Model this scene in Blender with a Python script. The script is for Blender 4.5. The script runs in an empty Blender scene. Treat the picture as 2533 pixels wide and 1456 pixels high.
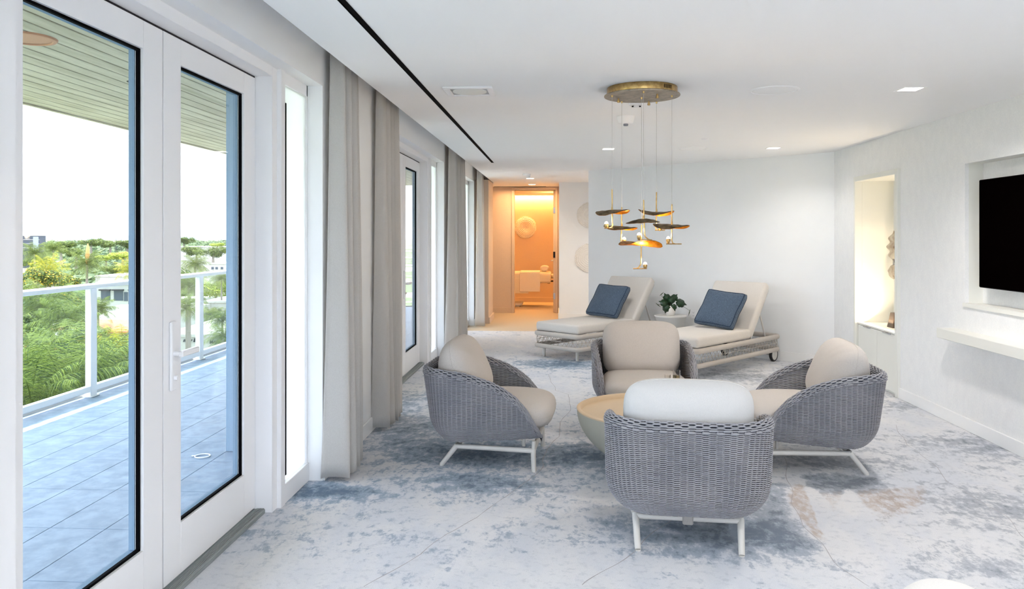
import bpy, bmesh, math, random
import numpy as np
from mathutils import Vector, Matrix, noise
random.seed(7)
C = bpy.context.scene.collection
PI = math.pi
R = math.radians

# ------------------------------------------------------------------ camera numbers (2533 x 1456 frame)
F, H, HY, CX = 1930.0, 1.53, 584.0, 1266.5
PSI = math.atan((1388 - CX) / F)
CS, SN = math.cos(PSI), math.sin(PSI)
def ray(px, py):
    a = (px - CX) / F
    return Vector((-SN + a * CS, CS + a * SN, -(py - HY) / F))
def at_z(px, py, z):
    d = ray(px, py); t = (z - H) / d.z
    return Vector((d.x * t, d.y * t, z))
def at_d(px, py, zc):
    d = ray(px, py)
    return Vector((d.x * zc, d.y * zc, H + d.z * zc))

# ------------------------------------------------------------------ materials
def lin(c):
    return tuple(((v / 255) / 12.92 if v / 255 <= 0.04045 else ((v / 255 + 0.055) / 1.055) ** 2.4) for v in c)
class NT:
    def __init__(s, name):
        s.m = bpy.data.materials.new(name); s.m.use_nodes = True
        s.t = s.m.node_tree; s.t.nodes.clear()
        s.out = s.n('ShaderNodeOutputMaterial')
    def n(s, typ, **kw):
        nd = s.t.nodes.new(typ)
        for k, v in kw.items():
            if k == 'op': nd.operation = v
            elif k == 'bt': nd.blend_type = v
            elif k == 'attr': nd.attribute_name = v
            else: nd.inputs[k.replace('_', ' ')].default_value = v
        return nd
    def l(s, a, b): s.t.links.new(a, b)
    def math(s, op, a, b=None, c=None, clamp=False):
        nd = s.t.nodes.new('ShaderNodeMath'); nd.operation = op; nd.use_clamp = clamp
        for i, v in enumerate((a, b, c)):
            if v is None: continue
            if hasattr(v, 'is_linked') or hasattr(v, 'links'): s.l(v, nd.inputs[i])
            else: nd.inputs[i].default_value = v
        return nd.outputs[0]
    def mix(s, fac, a, b, bt='MIX'):
        nd = s.t.nodes.new('ShaderNodeMix'); nd.data_type = 'RGBA'; nd.blend_type = bt
        for i, v in ((0, fac), (6, a), (7, b)):
            if hasattr(v, 'links'): s.l(v, nd.inputs[i])
            else:
                nd.inputs[i].default_value = v if i == 0 else (tuple(v) + (1,))[:4]
        return nd.outputs[2]
    def noise(s, scale, detail=3, rough=.55, vec=None, dist=0):
        nd = s.t.nodes.new('ShaderNodeTexNoise')
        nd.inputs['Scale'].default_value = scale; nd.inputs['Detail'].default_value = detail
        nd.inputs['Roughness'].default_value = rough; nd.inputs['Distortion'].default_value = dist
        if vec is not None: s.l(vec, nd.inputs['Vector'])
        return nd.outputs[0]
    def coord(s, scale=(1, 1, 1), rot=(0, 0, 0), kind='Object'):
        tc = s.t.nodes.new('ShaderNodeTexCoord'); mp = s.t.nodes.new('ShaderNodeMapping')
        mp.inputs['Scale'].default_value = scale; mp.inputs['Rotation'].default_value = rot
        s.l(tc.outputs[kind], mp.inputs['Vector']); return mp.outputs[0]
    def ramp(s, f, a, b):
        nd = s.t.nodes.new('ShaderNodeMapRange'); nd.inputs[1].default_value = a; nd.inputs[2].default_value = b
        nd.interpolation_type = 'SMOOTHSTEP'; s.l(f, nd.inputs[0]); return nd.outputs[0]
    def bsdf(s, color, rough=.6, metal=0, bump=None, bs=.2, bd=.01, spec=.5, **kw):
        p = s.t.nodes.new('ShaderNodeBsdfPrincipled')
        if hasattr(color, 'links'): s.l(color, p.inputs['Base Color'])
        else: p.inputs['Base Color'].default_value = (tuple(color) + (1,))[:4]
        if hasattr(rough, 'links'): s.l(rough, p.inputs['Roughness'])
        else: p.inputs['Roughness'].default_value = rough
        p.inputs['Metallic'].default_value = metal; p.inputs['Specular IOR Level'].default_value = spec
        for k, v in kw.items(): p.inputs[k.replace('_', ' ')].default_value = v
        if bump is not None:
            b = s.t.nodes.new('ShaderNodeBump'); b.inputs['Strength'].default_value = bs; b.inputs['Distance'].default_value = bd
            s.l(bump, b.inputs['Height']); s.l(b.outputs[0], p.inputs['Normal'])
        s.p = p
        s.l(p.outputs[0], s.out.inputs[0]); return s.m

def plain(name, col, rough=.55, metal=0, var=.06, scale=6, bump=0, bscale=60, spec=.4):
    t = NT(name); c = lin(col)
    v = t.coord()
    f = t.noise(scale, 3, vec=v)
    dark = tuple(x * (1 - var) for x in c); lite = tuple(min(1, x * (1 + var)) for x in c)
    colr = t.mix(f, dark, lite)
    b = t.noise(bscale, 2, vec=v) if bump else None
    return t.bsdf(colr, rough, metal, b, bump, .004, spec)
def fabric(name, col, var=.12, sc=1.2, rough=.9, bump=.2, streak=(1, 1, 1)):
    t = NT(name); c = lin(col)
    a = t.noise(260 * sc, 2, vec=t.coord((1 * streak[0], 7 * streak[1], 7 * streak[2])))
    b = t.noise(260 * sc, 2, vec=t.coord((7 * streak[0], 1 * streak[1], 1 * streak[2])))
    w = t.math('ADD', a, b); w = t.math('MULTIPLY', w, .5)
    f = t.ramp(w, .35, .65)
    col2 = t.mix(f, tuple(x * (1 - var * 1.6) for x in c), tuple(min(1, x * (1 + var)) for x in c))
    return t.bsdf(col2, rough, 0, w, bump, .002, .15, Sheen_Weight=.15)
def emit(name, col, st):
    t = NT(name); e = t.n('ShaderNodeEmission'); e.inputs[0].default_value = (*col, 1); e.inputs[1].default_value = st
    t.l(e.outputs[0], t.out.inputs[0]); return t.m
def glass(name, tint=(.97, .985, .99), gl=.06, rough=0.0):
    t = NT(name)
    a = t.n('ShaderNodeBsdfTransparent'); a.inputs[0].default_value = (*tint, 1)
    g = t.n('ShaderNodeBsdfGlossy'); g.inputs['Roughness'].default_value = rough; g.inputs[0].default_value = (1, 1, 1, 1)
    lw = t.n('ShaderNodeLayerWeight'); lw.inputs[0].default_value = .5
    f = t.math('MULTIPLY', t.math('POWER', lw.outputs[1], 5.5), 1.25, clamp=True)
    m = t.n('ShaderNodeMixShader'); t.l(f, m.inputs[0]); t.l(a.outputs[0], m.inputs[1]); t.l(g.outputs[0], m.inputs[2])
    t.l(m.outputs[0], t.out.inputs[0]); return t.m

M = {}
M['wall'] = plain('wall_paint', (247, 248, 249), .7, var=.015, bump=.05, bscale=180, spec=.2)
def wallpaper():
    t = NT('wallpaper'); v = t.coord((1, 1, .65))
    f = t.ramp(t.noise(95, 5, .75, v), .25, .75); g = t.ramp(t.noise(14, 4, .65, v), .3, .7)
    c = t.mix(f, lin((238, 239, 240)), lin((249, 249, 249))); c = t.mix(t.math('MULTIPLY', g, .3), c, lin((230, 231, 234)))
    return t.bsdf(c, .75, 0, f, .08, .003, .2)
M['paper'] = wallpaper()
M['ceil'] = plain('ceiling_paint', (251, 251, 252), .8, var=.01, spec=.15)
M['white'] = plain('white_lacquer', (248, 248, 250), .35, var=.012, spec=.4)
M['trim'] = plain('trim_paint', (248, 248, 248), .4, var=.01, spec=.35)
M['beige'] = plain('taupe_wallcovering', (222, 203, 184), .75, var=.05, scale=40, bump=.1, bscale=150, spec=.2)
M['black'] = plain('black_gasket', (5, 5, 8), .8, var=.1, spec=.05)
M['gap'] = plain('dark_gap', (40, 38, 44), .8, var=.1)
M['steel'] = plain('brushed_steel', (185, 190, 195), .3, 1, .05)
def sillmat():
    t = NT('ribbed_threshold'); v = t.coord((1, .05, 1)); f = t.noise(160, 2, .6, v)
    w = t.n('ShaderNodeTexWave'); w.inputs['Scale'].default_value = 42; t.l(t.coord(), w.inputs[0])
    c = t.mix(f, lin((120, 128, 128)), lin((168, 174, 172)))
    return t.bsdf(c, .5, .3, w.outputs[1], .5, .003)
M['sill'] = sillmat()
M['glass'] = glass('clear_glazing', gl=.025)
M['railglass'] = glass('green_tinted_glass', (.90, .955, .935), .07)
def frosted():
    t = NT('frosted_glazing'); a = t.n('ShaderNodeBsdfTranslucent'); a.inputs[0].default_value = (1, 1, 1, 1)
    b = t.n('ShaderNodeBsdfTransparent'); b.inputs[0].default_value = (1, 1, 1, 1)
    d = t.n('ShaderNodeBsdfDiffuse'); d.inputs[0].default_value = (.95, .95, .95, 1)
    m1 = t.n('ShaderNodeMixShader'); m1.inputs[0].default_value = .12
    t.l(a.outputs[0], m1.inputs[1]); t.l(d.outputs[0], m1.inputs[2])
    m = t.n('ShaderNodeMixShader'); m.inputs[0].default_value = .12
    t.l(m1.outputs[0], m.inputs[1]); t.l(b.outputs[0], m.inputs[2]); t.l(m.outputs[0], t.out.inputs[0]); return t.m
M['frost'] = frosted()
def curtainmat():
    t = NT('oatmeal_linen'); a = t.noise(300, 2, vec=t.coord((7, 7, 1))); b = t.noise(300, 2, vec=t.coord((1, 1, 9)))
    w = t.math('MULTIPLY', t.math('ADD', a, b), .5); f = t.ramp(w, .35, .65)
    c = t.mix(f, lin((222, 218, 214)), lin((254, 252, 249)))
    t.bsdf(c, .95, 0, w, .3, .002, .1)
    tr = t.n('ShaderNodeBsdfTranslucent'); t.l(c, tr.inputs[0])
    m = t.n('ShaderNodeMixShader'); m.inputs[0].default_value = .46
    t.l(t.p.outputs[0], m.inputs[1]); t.l(tr.outputs[0], m.inputs[2]); t.l(m.outputs[0], t.out.inputs[0]); return t.m
M['curtain'] = curtainmat()
M['cushion'] = fabric('greige_upholstery', (204, 197, 191), .16)
M['cushion_white'] = fabric('cream_upholstery', (212, 211, 210), .08)
M['mattress'] = fabric('oat_weave', (220, 214, 208), .10, .8)
M['blue'] = fabric('denim_weave', (88, 104, 124), .45, .42, streak=(1, 1, 1))
M['pipe'] = fabric('navy_piping', (38, 56, 80), .15)
def wicker():
    t = NT('grey_rope_weave'); v = t.coord()
    f = t.noise(5, 2, .5, v); g = t.noise(420, 2, .6, v)
    c = t.mix(t.ramp(f, .3, .7), lin((156, 157, 164)), lin((171, 170, 175)))
    c = t.mix(t.math('MULTIPLY', t.ramp(g, .4, .7), .35), c, lin((110, 112, 124)))
    return t.bsdf(c, .6, 0, g, .15, .001, .3)
M['wicker'] = wicker()
M['liner'] = plain('gap_shade_liner', (36, 39, 50), .9, var=.2)
M['metal'] = plain('sand_powder_coat', (212, 209, 204), .4, var=.03, spec=.5)
M['rope'] = fabric('taupe_rope_wrap', (202, 194, 186), .14, 1.2)
M['stone_top'] = plain('sand_concrete_top', (212, 188, 156), .45, var=.04, scale=9, bump=.04)
M['stone_side'] = plain('sage_concrete', (172, 170, 158), .5, var=.05, scale=7, bump=.05)
M['plaster'] = plain('white_plaster', (222, 219, 214), .6, var=.03, scale=14, bump=.06)
M['ceramic'] = plain('white_ceramic', (240, 236, 230), .3, var=.02)
M['soil'] = plain('dark_soil', (44, 34, 26), .95, var=.3, scale=60, bump=.5)
M['leaf'] = plain('glossy_leaf', (22, 56, 28), .3, var=.4, scale=18, spec=.6)
M['stem'] = plain('green_stem', (60, 72, 44), .6, var=.2)
def brass(name, c1, c2, rough=.32, sc=25):
    t = NT(name); f = t.noise(sc, 5, .65, t.coord()); c = t.mix(t.ramp(f, .3, .7), lin(c1), lin(c2))
    return t.bsdf(c, rough, 1, f, .15, .003)
M['brass'] = brass('brushed_brass', (168, 134, 82), (212, 180, 122), .32)
M['patina'] = brass('bronze_patina', (96, 86, 72), (150, 132, 104), .45)
M['gold_glow'] = brass('gold_glow_underside', (214, 128, 30), (246, 170, 62), .38, 40)  # orange glow of the bulbs is put into this underside colour
M['plate'] = brass('aged_canopy_plate', (150, 138, 122), (186, 172, 152), .45)
M['bulb'] = emit('warm_bulb', (1, .86, .62), 14)
M['lamp'] = emit('downlight_lens', (1, .93, .82), 9)
M['lamp_warm'] = emit('warm_downlight_lens', (1, .86, .55), 8)
M['cord'] = plain('clear_cord', (190, 190, 186), .4, var=.05)
M['screen'] = plain('tv_screen', (4, 2, 2), .5, var=.15, scale=2, spec=.0)
M['cream'] = plain('cream_lacquer', (238, 238, 232), .45, var=.015)
M['bronze'] = brass('silvered_bronze', (120, 104, 92), (188, 184, 178), .25, 12)
M['brown'] = plain('dark_walnut_block', (74, 60, 50), .5, var=.15, scale=20)
M['rubber'] = plain('black_rubber', (26, 26, 30), .6)
M['art'] = plain('bisque_relief', (238, 234, 228), .7, var=.04, scale=30, bump=.15)
M['towel'] = fabric('white_terry', (242, 236, 226), .06, .5, bump=.6)
M['sheet'] = fabric('cream_blanket', (240, 232, 214), .06, .4, bump=.5)
M['dark_metal'] = plain('dark_steel', (44, 42, 46), .4, .6)
M['liquid'] = (lambda: (lambda t: t.bsdf((.95, .78, .36), .05, 0, None, Transmission_Weight=.85, IOR=1.33))(NT('pale_wine')))()
M['tumbler'] = (lambda: (lambda t: t.bsdf((1, 1, 1), .02, 0, None, Transmission_Weight=1, IOR=1.45))(NT('thin_glassware')))()
M['copper'] = plain('copper_grille', (176, 128, 98), .55, .2, var=.06, scale=80)
def soffit():
    t = NT('pale_timber_boards'); v = t.coord((1, .12, 1))
    f = t.noise(9, 5, .65, v); g = t.noise(1.3, 2, vec=t.coord((5, .3, 1)))
    c = t.mix(t.ramp(f, .3, .72), lin((186, 180, 158)), lin((140, 132, 106))); c = t.mix(t.math('MULTIPLY', g, .5), c, lin((196, 190, 170)))
    return t.bsdf(c, .6, 0, f, .1, .004)
M['soffit'] = soffit()
def tile():
    t = NT('slate_grey_porcelain'); v = t.coord(); f = t.noise(7, 8, .7, v); g = t.noise(1.2, 3, vec=v)
    c = t.mix(t.ramp(f, .3, .7), lin((98, 118, 140)), lin((130, 150, 172))); c = t.mix(t.math('MULTIPLY', t.ramp(g, .3, .7), .35), c, lin((112, 132, 156)))
    return t.bsdf(c, .55, 0, f, .12, .004, .4)
M['tile'] = tile()
M['pillar'] = plain('grey_blue_stucco', (130, 156, 180), .8, var=.04, scale=60, bump=.25, bscale=120)
M['concrete'] = plain('white_stucco', (160, 158, 152), .85, var=.05, scale=3)
M['road'] = plain('pale_asphalt', (160, 156, 150), .9, var=.1, scale=.08)
M['orange_roof'] = plain('terracotta_roof', (184, 120, 84), .8, var=.15, scale=2)
M['dark_glass'] = plain('shop_glass', (58, 66, 78), .2, var=.3, scale=.6)
M['office'] = plain('office_glass', (70, 74, 84), .8, var=.25, scale=.1)
def foliage(name, a, b, y=None):
    t = NT(name); g = t.n('ShaderNodeNewGeometry')
    f = t.n('ShaderNodeTexWhiteNoise'); f.noise_dimensions = '1D'
    r = g.outputs['Random Per Island']
    sc = lambda q: tuple(v * .66 for v in lin(q))
    c = t.mix(r, sc(a), sc(b))
    if y: c = t.mix(t.ramp(r, .86, .9), c, sc(y))
    t.bsdf(c, .65, 0, None, spec=.15)
    tr = t.n('ShaderNodeBsdfTranslucent'); t.l(c, tr.inputs[0])
    m = t.n('ShaderNodeMixShader'); m.inputs[0].default_value = .3
    t.l(t.p.outputs[0], m.inputs[1]); t.l(tr.outputs[0], m.inputs[2]); t.l(m.outputs[0], t.out.inputs[0]); return t.m
M['palm'] = foliage('palm_green', (36, 62, 36), (146, 162, 78))
M['palm_y'] = foliage('palm_yellow_green', (84, 116, 36), (214, 202, 76))
M['tree'] = foliage('tree_green', (44, 72, 36), (140, 156, 76))
M['tree_f'] = foliage('flowering_green', (42, 70, 36), (132, 148, 62), (244, 200, 70))
M['tree_y'] = foliage('lime_green', (120, 150, 46), (204, 212, 90))
M['tree_d'] = foliage('dark_conifer', (52, 78, 70), (86, 112, 100))
M['trunk'] = plain('grey_trunk', (122, 114, 104), .85, var=.15, scale=3, bump=.4, bscale=20)
M['spike'] = plain('straw_flower_spike', (186, 140, 84), .8, var=.15, scale=4)

def carpet():
    t = NT('marbled_carpet'); at = t.n('ShaderNodeVertexColor'); at.layer_name = 'tint'
    sp = t.n('ShaderNodeSeparateColor'); t.l(at.outputs[0], sp.inputs[0])
    v = t.coord((1, 1.15, 1), (0, 0, R(12)))
    v2 = t.coord((1.6, .8, 1), (0, 0, R(-35)))
    n1 = t.noise(6.0, 8, .66, v, .3); n2 = t.noise(2.0, 4, .55, v2, .6); n3 = t.noise(15, 7, .7, v2, .3)
    grain = t.noise(230, 3, .7, t.coord()); grain2 = t.noise(60, 3, .7, t.coord())
    mixn = t.math('ADD', t.math('MULTIPLY', n1, .55), t.math('MULTIPLY', n3, .45))
    mixn = t.math('ADD', mixn, t.math('MULTIPLY', t.math('SUBTRACT', grain2, .5), .10))
    lvl = t.math('ADD', mixn, t.math('MULTIPLY', t.math('SUBTRACT', sp.outputs[0], .5), .55))
    blue = t.ramp(lvl, .46, .565); deep = t.ramp(lvl, .565, .68)
    base = t.mix(t.ramp(n2, .35, .65), lin((220, 223, 231)), lin((232, 232, 235)))
    hue = t.mix(sp.outputs[2], lin((122, 152, 180)), lin((170, 173, 182)))
    dhue = t.mix(sp.outputs[2], lin((64, 96, 124)), lin((122, 128, 140)))
    c = t.mix(t.math('MULTIPLY', blue, .78), base, hue)
    c = t.mix(t.math('MULTIPLY', deep, .8), c, dhue)
    spk = t.ramp(t.noise(19, 6, .72, v, .2), .50, .66); c = t.mix(t.math('MULTIPLY', spk, .32), c, lin((168, 176, 188)))
    tan = t.ramp(t.math('ADD', t.math('MULTIPLY', mixn, .6), sp.outputs[1]), .62, 1.0)
    c = t.mix(t.math('MULTIPLY', t.math('MULTIPLY', tan, .75), t.ramp(n3, .30, .62)), c, lin((188, 168, 154)))
    c = t.mix(t.math('MULTIPLY', t.ramp(grain, .35, .7), .26), c, t.mix(.5, c, (.10, .12, .15)))
    return t.bsdf(c, .95, 0, grain, .6, .006, .1, Sheen_Weight=.2)
M['carpet'] = carpet()
M['vein'] = plain('carpet_vein', (176, 172, 176), .95, var=.15, scale=30)
def sisal():
    t = NT('woven_beige_carpet'); v = t.coord(); w = t.n('ShaderNodeTexChecker'); w.inputs['Scale'].default_value = 26
    t.l(v, w.inputs[0]); f = t.noise(60, 3, vec=v)
    c = t.mix(t.math('MULTIPLY', w.outputs[1], .5), lin((214, 200, 178)), lin((190, 172, 148))); c = t.mix(t.math('MULTIPLY', f, .3), c, lin((170, 152, 128)))
    return t.bsdf(c, .95, 0, w.outputs[1], .4, .004, .1)
M['sisal'] = sisal()

# ------------------------------------------------------------------ mesh builder
class MB:
    def __init__(s): s.v, s.f, s.m = [], [], []
    def add(s, vs, fs, mi=0, T=None):
        b = len(s.v)
        s.v.extend((tuple(T @ Vector(p)) for p in vs) if T is not None else (tuple(p) for p in vs))
        s.f.extend(tuple(b + i for i in f) for f in fs); s.m.extend([mi] * len(fs)); return s
    def bm(s, bm, mi=0, T=None):
        bm.verts.index_update()
        s.add([v.co[:] for v in bm.verts], [[v.index for v in f.verts] for f in bm.faces], mi, T); bm.free(); return s
    def box(s, lo, hi, bev=0, mi=0, T=None, seg=1):
        lo2 = [min(a, b) for a, b in zip(lo, hi)]; hi2 = [max(a, b) for a, b in zip(lo, hi)]
        if not bev:
            x0, y0, z0 = lo2; x1, y1, z1 = hi2
            return s.add([(x0, y0, z0), (x1, y0, z0), (x1, y1, z0), (x0, y1, z0), (x0, y0, z1), (x1, y0, z1), (x1, y1, z1), (x0, y1, z1)],
                         [(0, 3, 2, 1), (4, 5, 6, 7), (0, 1, 5, 4), (1, 2, 6, 5), (2, 3, 7, 6), (3, 0, 4, 7)], mi, T)
        b = bmesh.new(); bmesh.ops.create_cube(b, size=1)
        for v in b.verts: v.co = Vector([lo2[i] + (v.co[i] + .5) * (hi2[i] - lo2[i]) for i in range(3)])
        bmesh.ops.bevel(b, geom=b.edges[:], offset=min(bev, .49 * min(hi2[i] - lo2[i] for i in range(3))), segments=seg, affect='EDGES', profile=.5)
        return s.bm(b, mi, T)
    def tube(s, pts, r, n=8, closed=False, mi=0, T=None, caps=True, sq=None):
        pts = [Vector(p) for p in pts]; N = len(pts); rs = r if hasattr(r, '__len__') else [r] * N
        vs, fs = [], []
        prev = None
        for i, p in enumerate(pts):
            a = pts[i - 1] if (i or closed) else p; b = pts[(i + 1) % N] if (i < N - 1 or closed) else p
            t = (b - a).normalized() if (b - a).length > 1e-9 else Vector((0, 0, 1))
            if prev is None:
                u = t.cross(Vector((0, 0, 1)) if abs(t.z) < .9 else Vector((1, 0, 0))).normalized()
            else:
                u = prev - t * prev.dot(t); u = u.normalized() if u.length > 1e-6 else t.orthogonal().normalized()
            w = t.cross(u); prev = u
            for k in range(n):
                an = 2 * PI * k / n
                cu, cw = math.cos(an), math.sin(an)
                if sq: cu *= sq[0]; cw *= sq[1]
                vs.append(p + (u * cu + w * cw) * rs[i])
        M_ = N if closed else N - 1
        for i in range(M_):
            j = (i + 1) % N
            for k in range(n):
                l = (k + 1) % n
                fs.append((i * n + k, i * n + l, j * n + l, j * n + k))
        if caps and not closed:
            fs.append(tuple(range(n - 1, -1, -1))); fs.append(tuple((N - 1) * n + k for k in range(n)))
        return s.add(vs, fs, mi, T)
    def lathe(s, prof, n=32, mi=0, T=None, mis=None):
        vs, fs, ms = [], [], []
        for r, z in prof:
            for k in range(n): vs.append((r * math.cos(2 * PI * k / n), r * math.sin(2 * PI * k / n), z))
        for i in range(len(prof) - 1):
            for k in range(n):
                l = (k + 1) % n
                q = (i * n + k, i * n + l, (i + 1) * n + l, (i + 1) * n + k)
                if prof[i][0] < 1e-6: q = (q[0], q[2], q[3])
                elif prof[i + 1][0] < 1e-6: q = (q[0], q[1], q[2])
                fs.append(q); ms.append(mis[i] if mis else mi)
        b = len(s.m); s.add(vs, fs, mi, T); s.m[b:] = ms; return s
    def grid(s, fn, nu, nv, cu=False, cv=False, mi=0, T=None):
        vs = [fn(i / (nu if cu else nu - 1), j / (nv if cv else nv - 1)) for i in range(nu) for j in range(nv)]
        fs = []
        for i in range(nu if cu else nu - 1):
            for j in range(nv if cv else nv - 1):
                a, b = (i + 1) % nu, (j + 1) % nv
                fs.append((i * nv + j, a * nv + j, a * nv + b, i * nv + b))
        return s.add(vs, fs, mi, T)
    def prism(s, poly, z0, z1, mi=0, T=None):
        n = len(poly)
        vs = [(x, y, z0) for x, y in poly] + [(x, y, z1) for x, y in poly]
        fs = [tuple(range(n - 1, -1, -1)), tuple(range(n, 2 * n))] + [(i, (i + 1) % n, n + (i + 1) % n, n + i) for i in range(n)]
        return s.add(vs, fs, mi, T)
    def build(s, name, mats, parent=None, smooth=True, ang=38, mods=None):
        me = bpy.data.meshes.new(name); me.from_pydata(s.v, [], s.f)
        for m in (mats if isinstance(mats, (list, tuple)) else [mats]): me.materials.append(m)
        if any(s.m): me.polygons.foreach_set('material_index', s.m)
        me.validate(); me.update()
        if smooth:
            me.polygons.foreach_set('use_smooth', [True] * len(me.polygons))
            if ang < 179: me.set_sharp_from_angle(angle=R(ang))
        o = bpy.data.objects.new(name, me); C.objects.link(o)
        if parent is not None: o.parent = parent
        return o

def tag(o, label, cat, group=None, kind=None):
    o['label'] = label; o['category'] = cat
    if group: o['group'] = group
    if kind: o['kind'] = kind
    return o
def thing(name, label, cat, loc=(0, 0, 0), rz=0, group=None):
    o = bpy.data.objects.new(name, None); C.objects.link(o); o.location = loc; o.rotation_euler = (0, 0, rz)
    o.empty_display_size = .1
    return tag(o, label, cat, group)
def struct(o, label=None):
    o['kind'] = 'structure'
    if label: o['label'] = label; o['category'] = 'room part'
    return o
def sroot(name, label, cat='door'):
    o = bpy.data.objects.new(name, None); C.objects.link(o); o['kind'] = 'structure'; o['label'] = label; o['category'] = cat; return o
def children(o): return [c for c in bpy.data.objects if c.parent == o]
KIDS = {}
def dup(root, loc, rz, label, scale=None, kids=None):
    r = root.copy(); C.objects.link(r); r.location = loc; r.rotation_euler = (0, 0, rz); r['label'] = label
    if scale: r.scale = (scale,) * 3
    if root.name not in KIDS: KIDS[root.name] = [(c, children(c)) for c in children(root)]
    for c, gs in KIDS[root.name]:
        d = c.copy(); C.objects.link(d); d.parent = r
        for g in gs:
            e = g.copy(); C.objects.link(e); e.parent = d
    return r
def light(name, kind, loc, energy, col=(1, 1, 1), **kw):
    l = bpy.data.lights.new(name, kind); l.energy = energy; l.color = col
    rot = kw.pop('rot', None)
    for k, v in kw.items(): setattr(l, k, v)
    o = bpy.data.objects.new(name, l); C.objects.link(o); o.location = loc
    if rot: o.rotation_euler = rot
    return o
TR = Matrix.Translation
def RZ(a): return Matrix.Rotation(a, 4, 'Z')
def RX(a): return Matrix.Rotation(a, 4, 'X')
def RY(a): return Matrix.Rotation(a, 4, 'Y')

# ------------------------------------------------------------------ the room
CZ = 2.52                      # ceiling
XL, XR = -1.49, 3.20           # inner faces of left piers and right wall
YB, YE = -3.6, 15.57           # back (behind the camera) and corridor end
P0, P1 = Vector((3.20, 9.38, 0)), Vector((.413, 11.84, 0))   # slanted wall behind the loungers
WD = (P0 - P1).normalized()    # along that wall, to the right
WN = Vector((WD.y, -WD.x, 0))  # out of the wall, into the room
if WN.y > 0: WN = -WN

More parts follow.
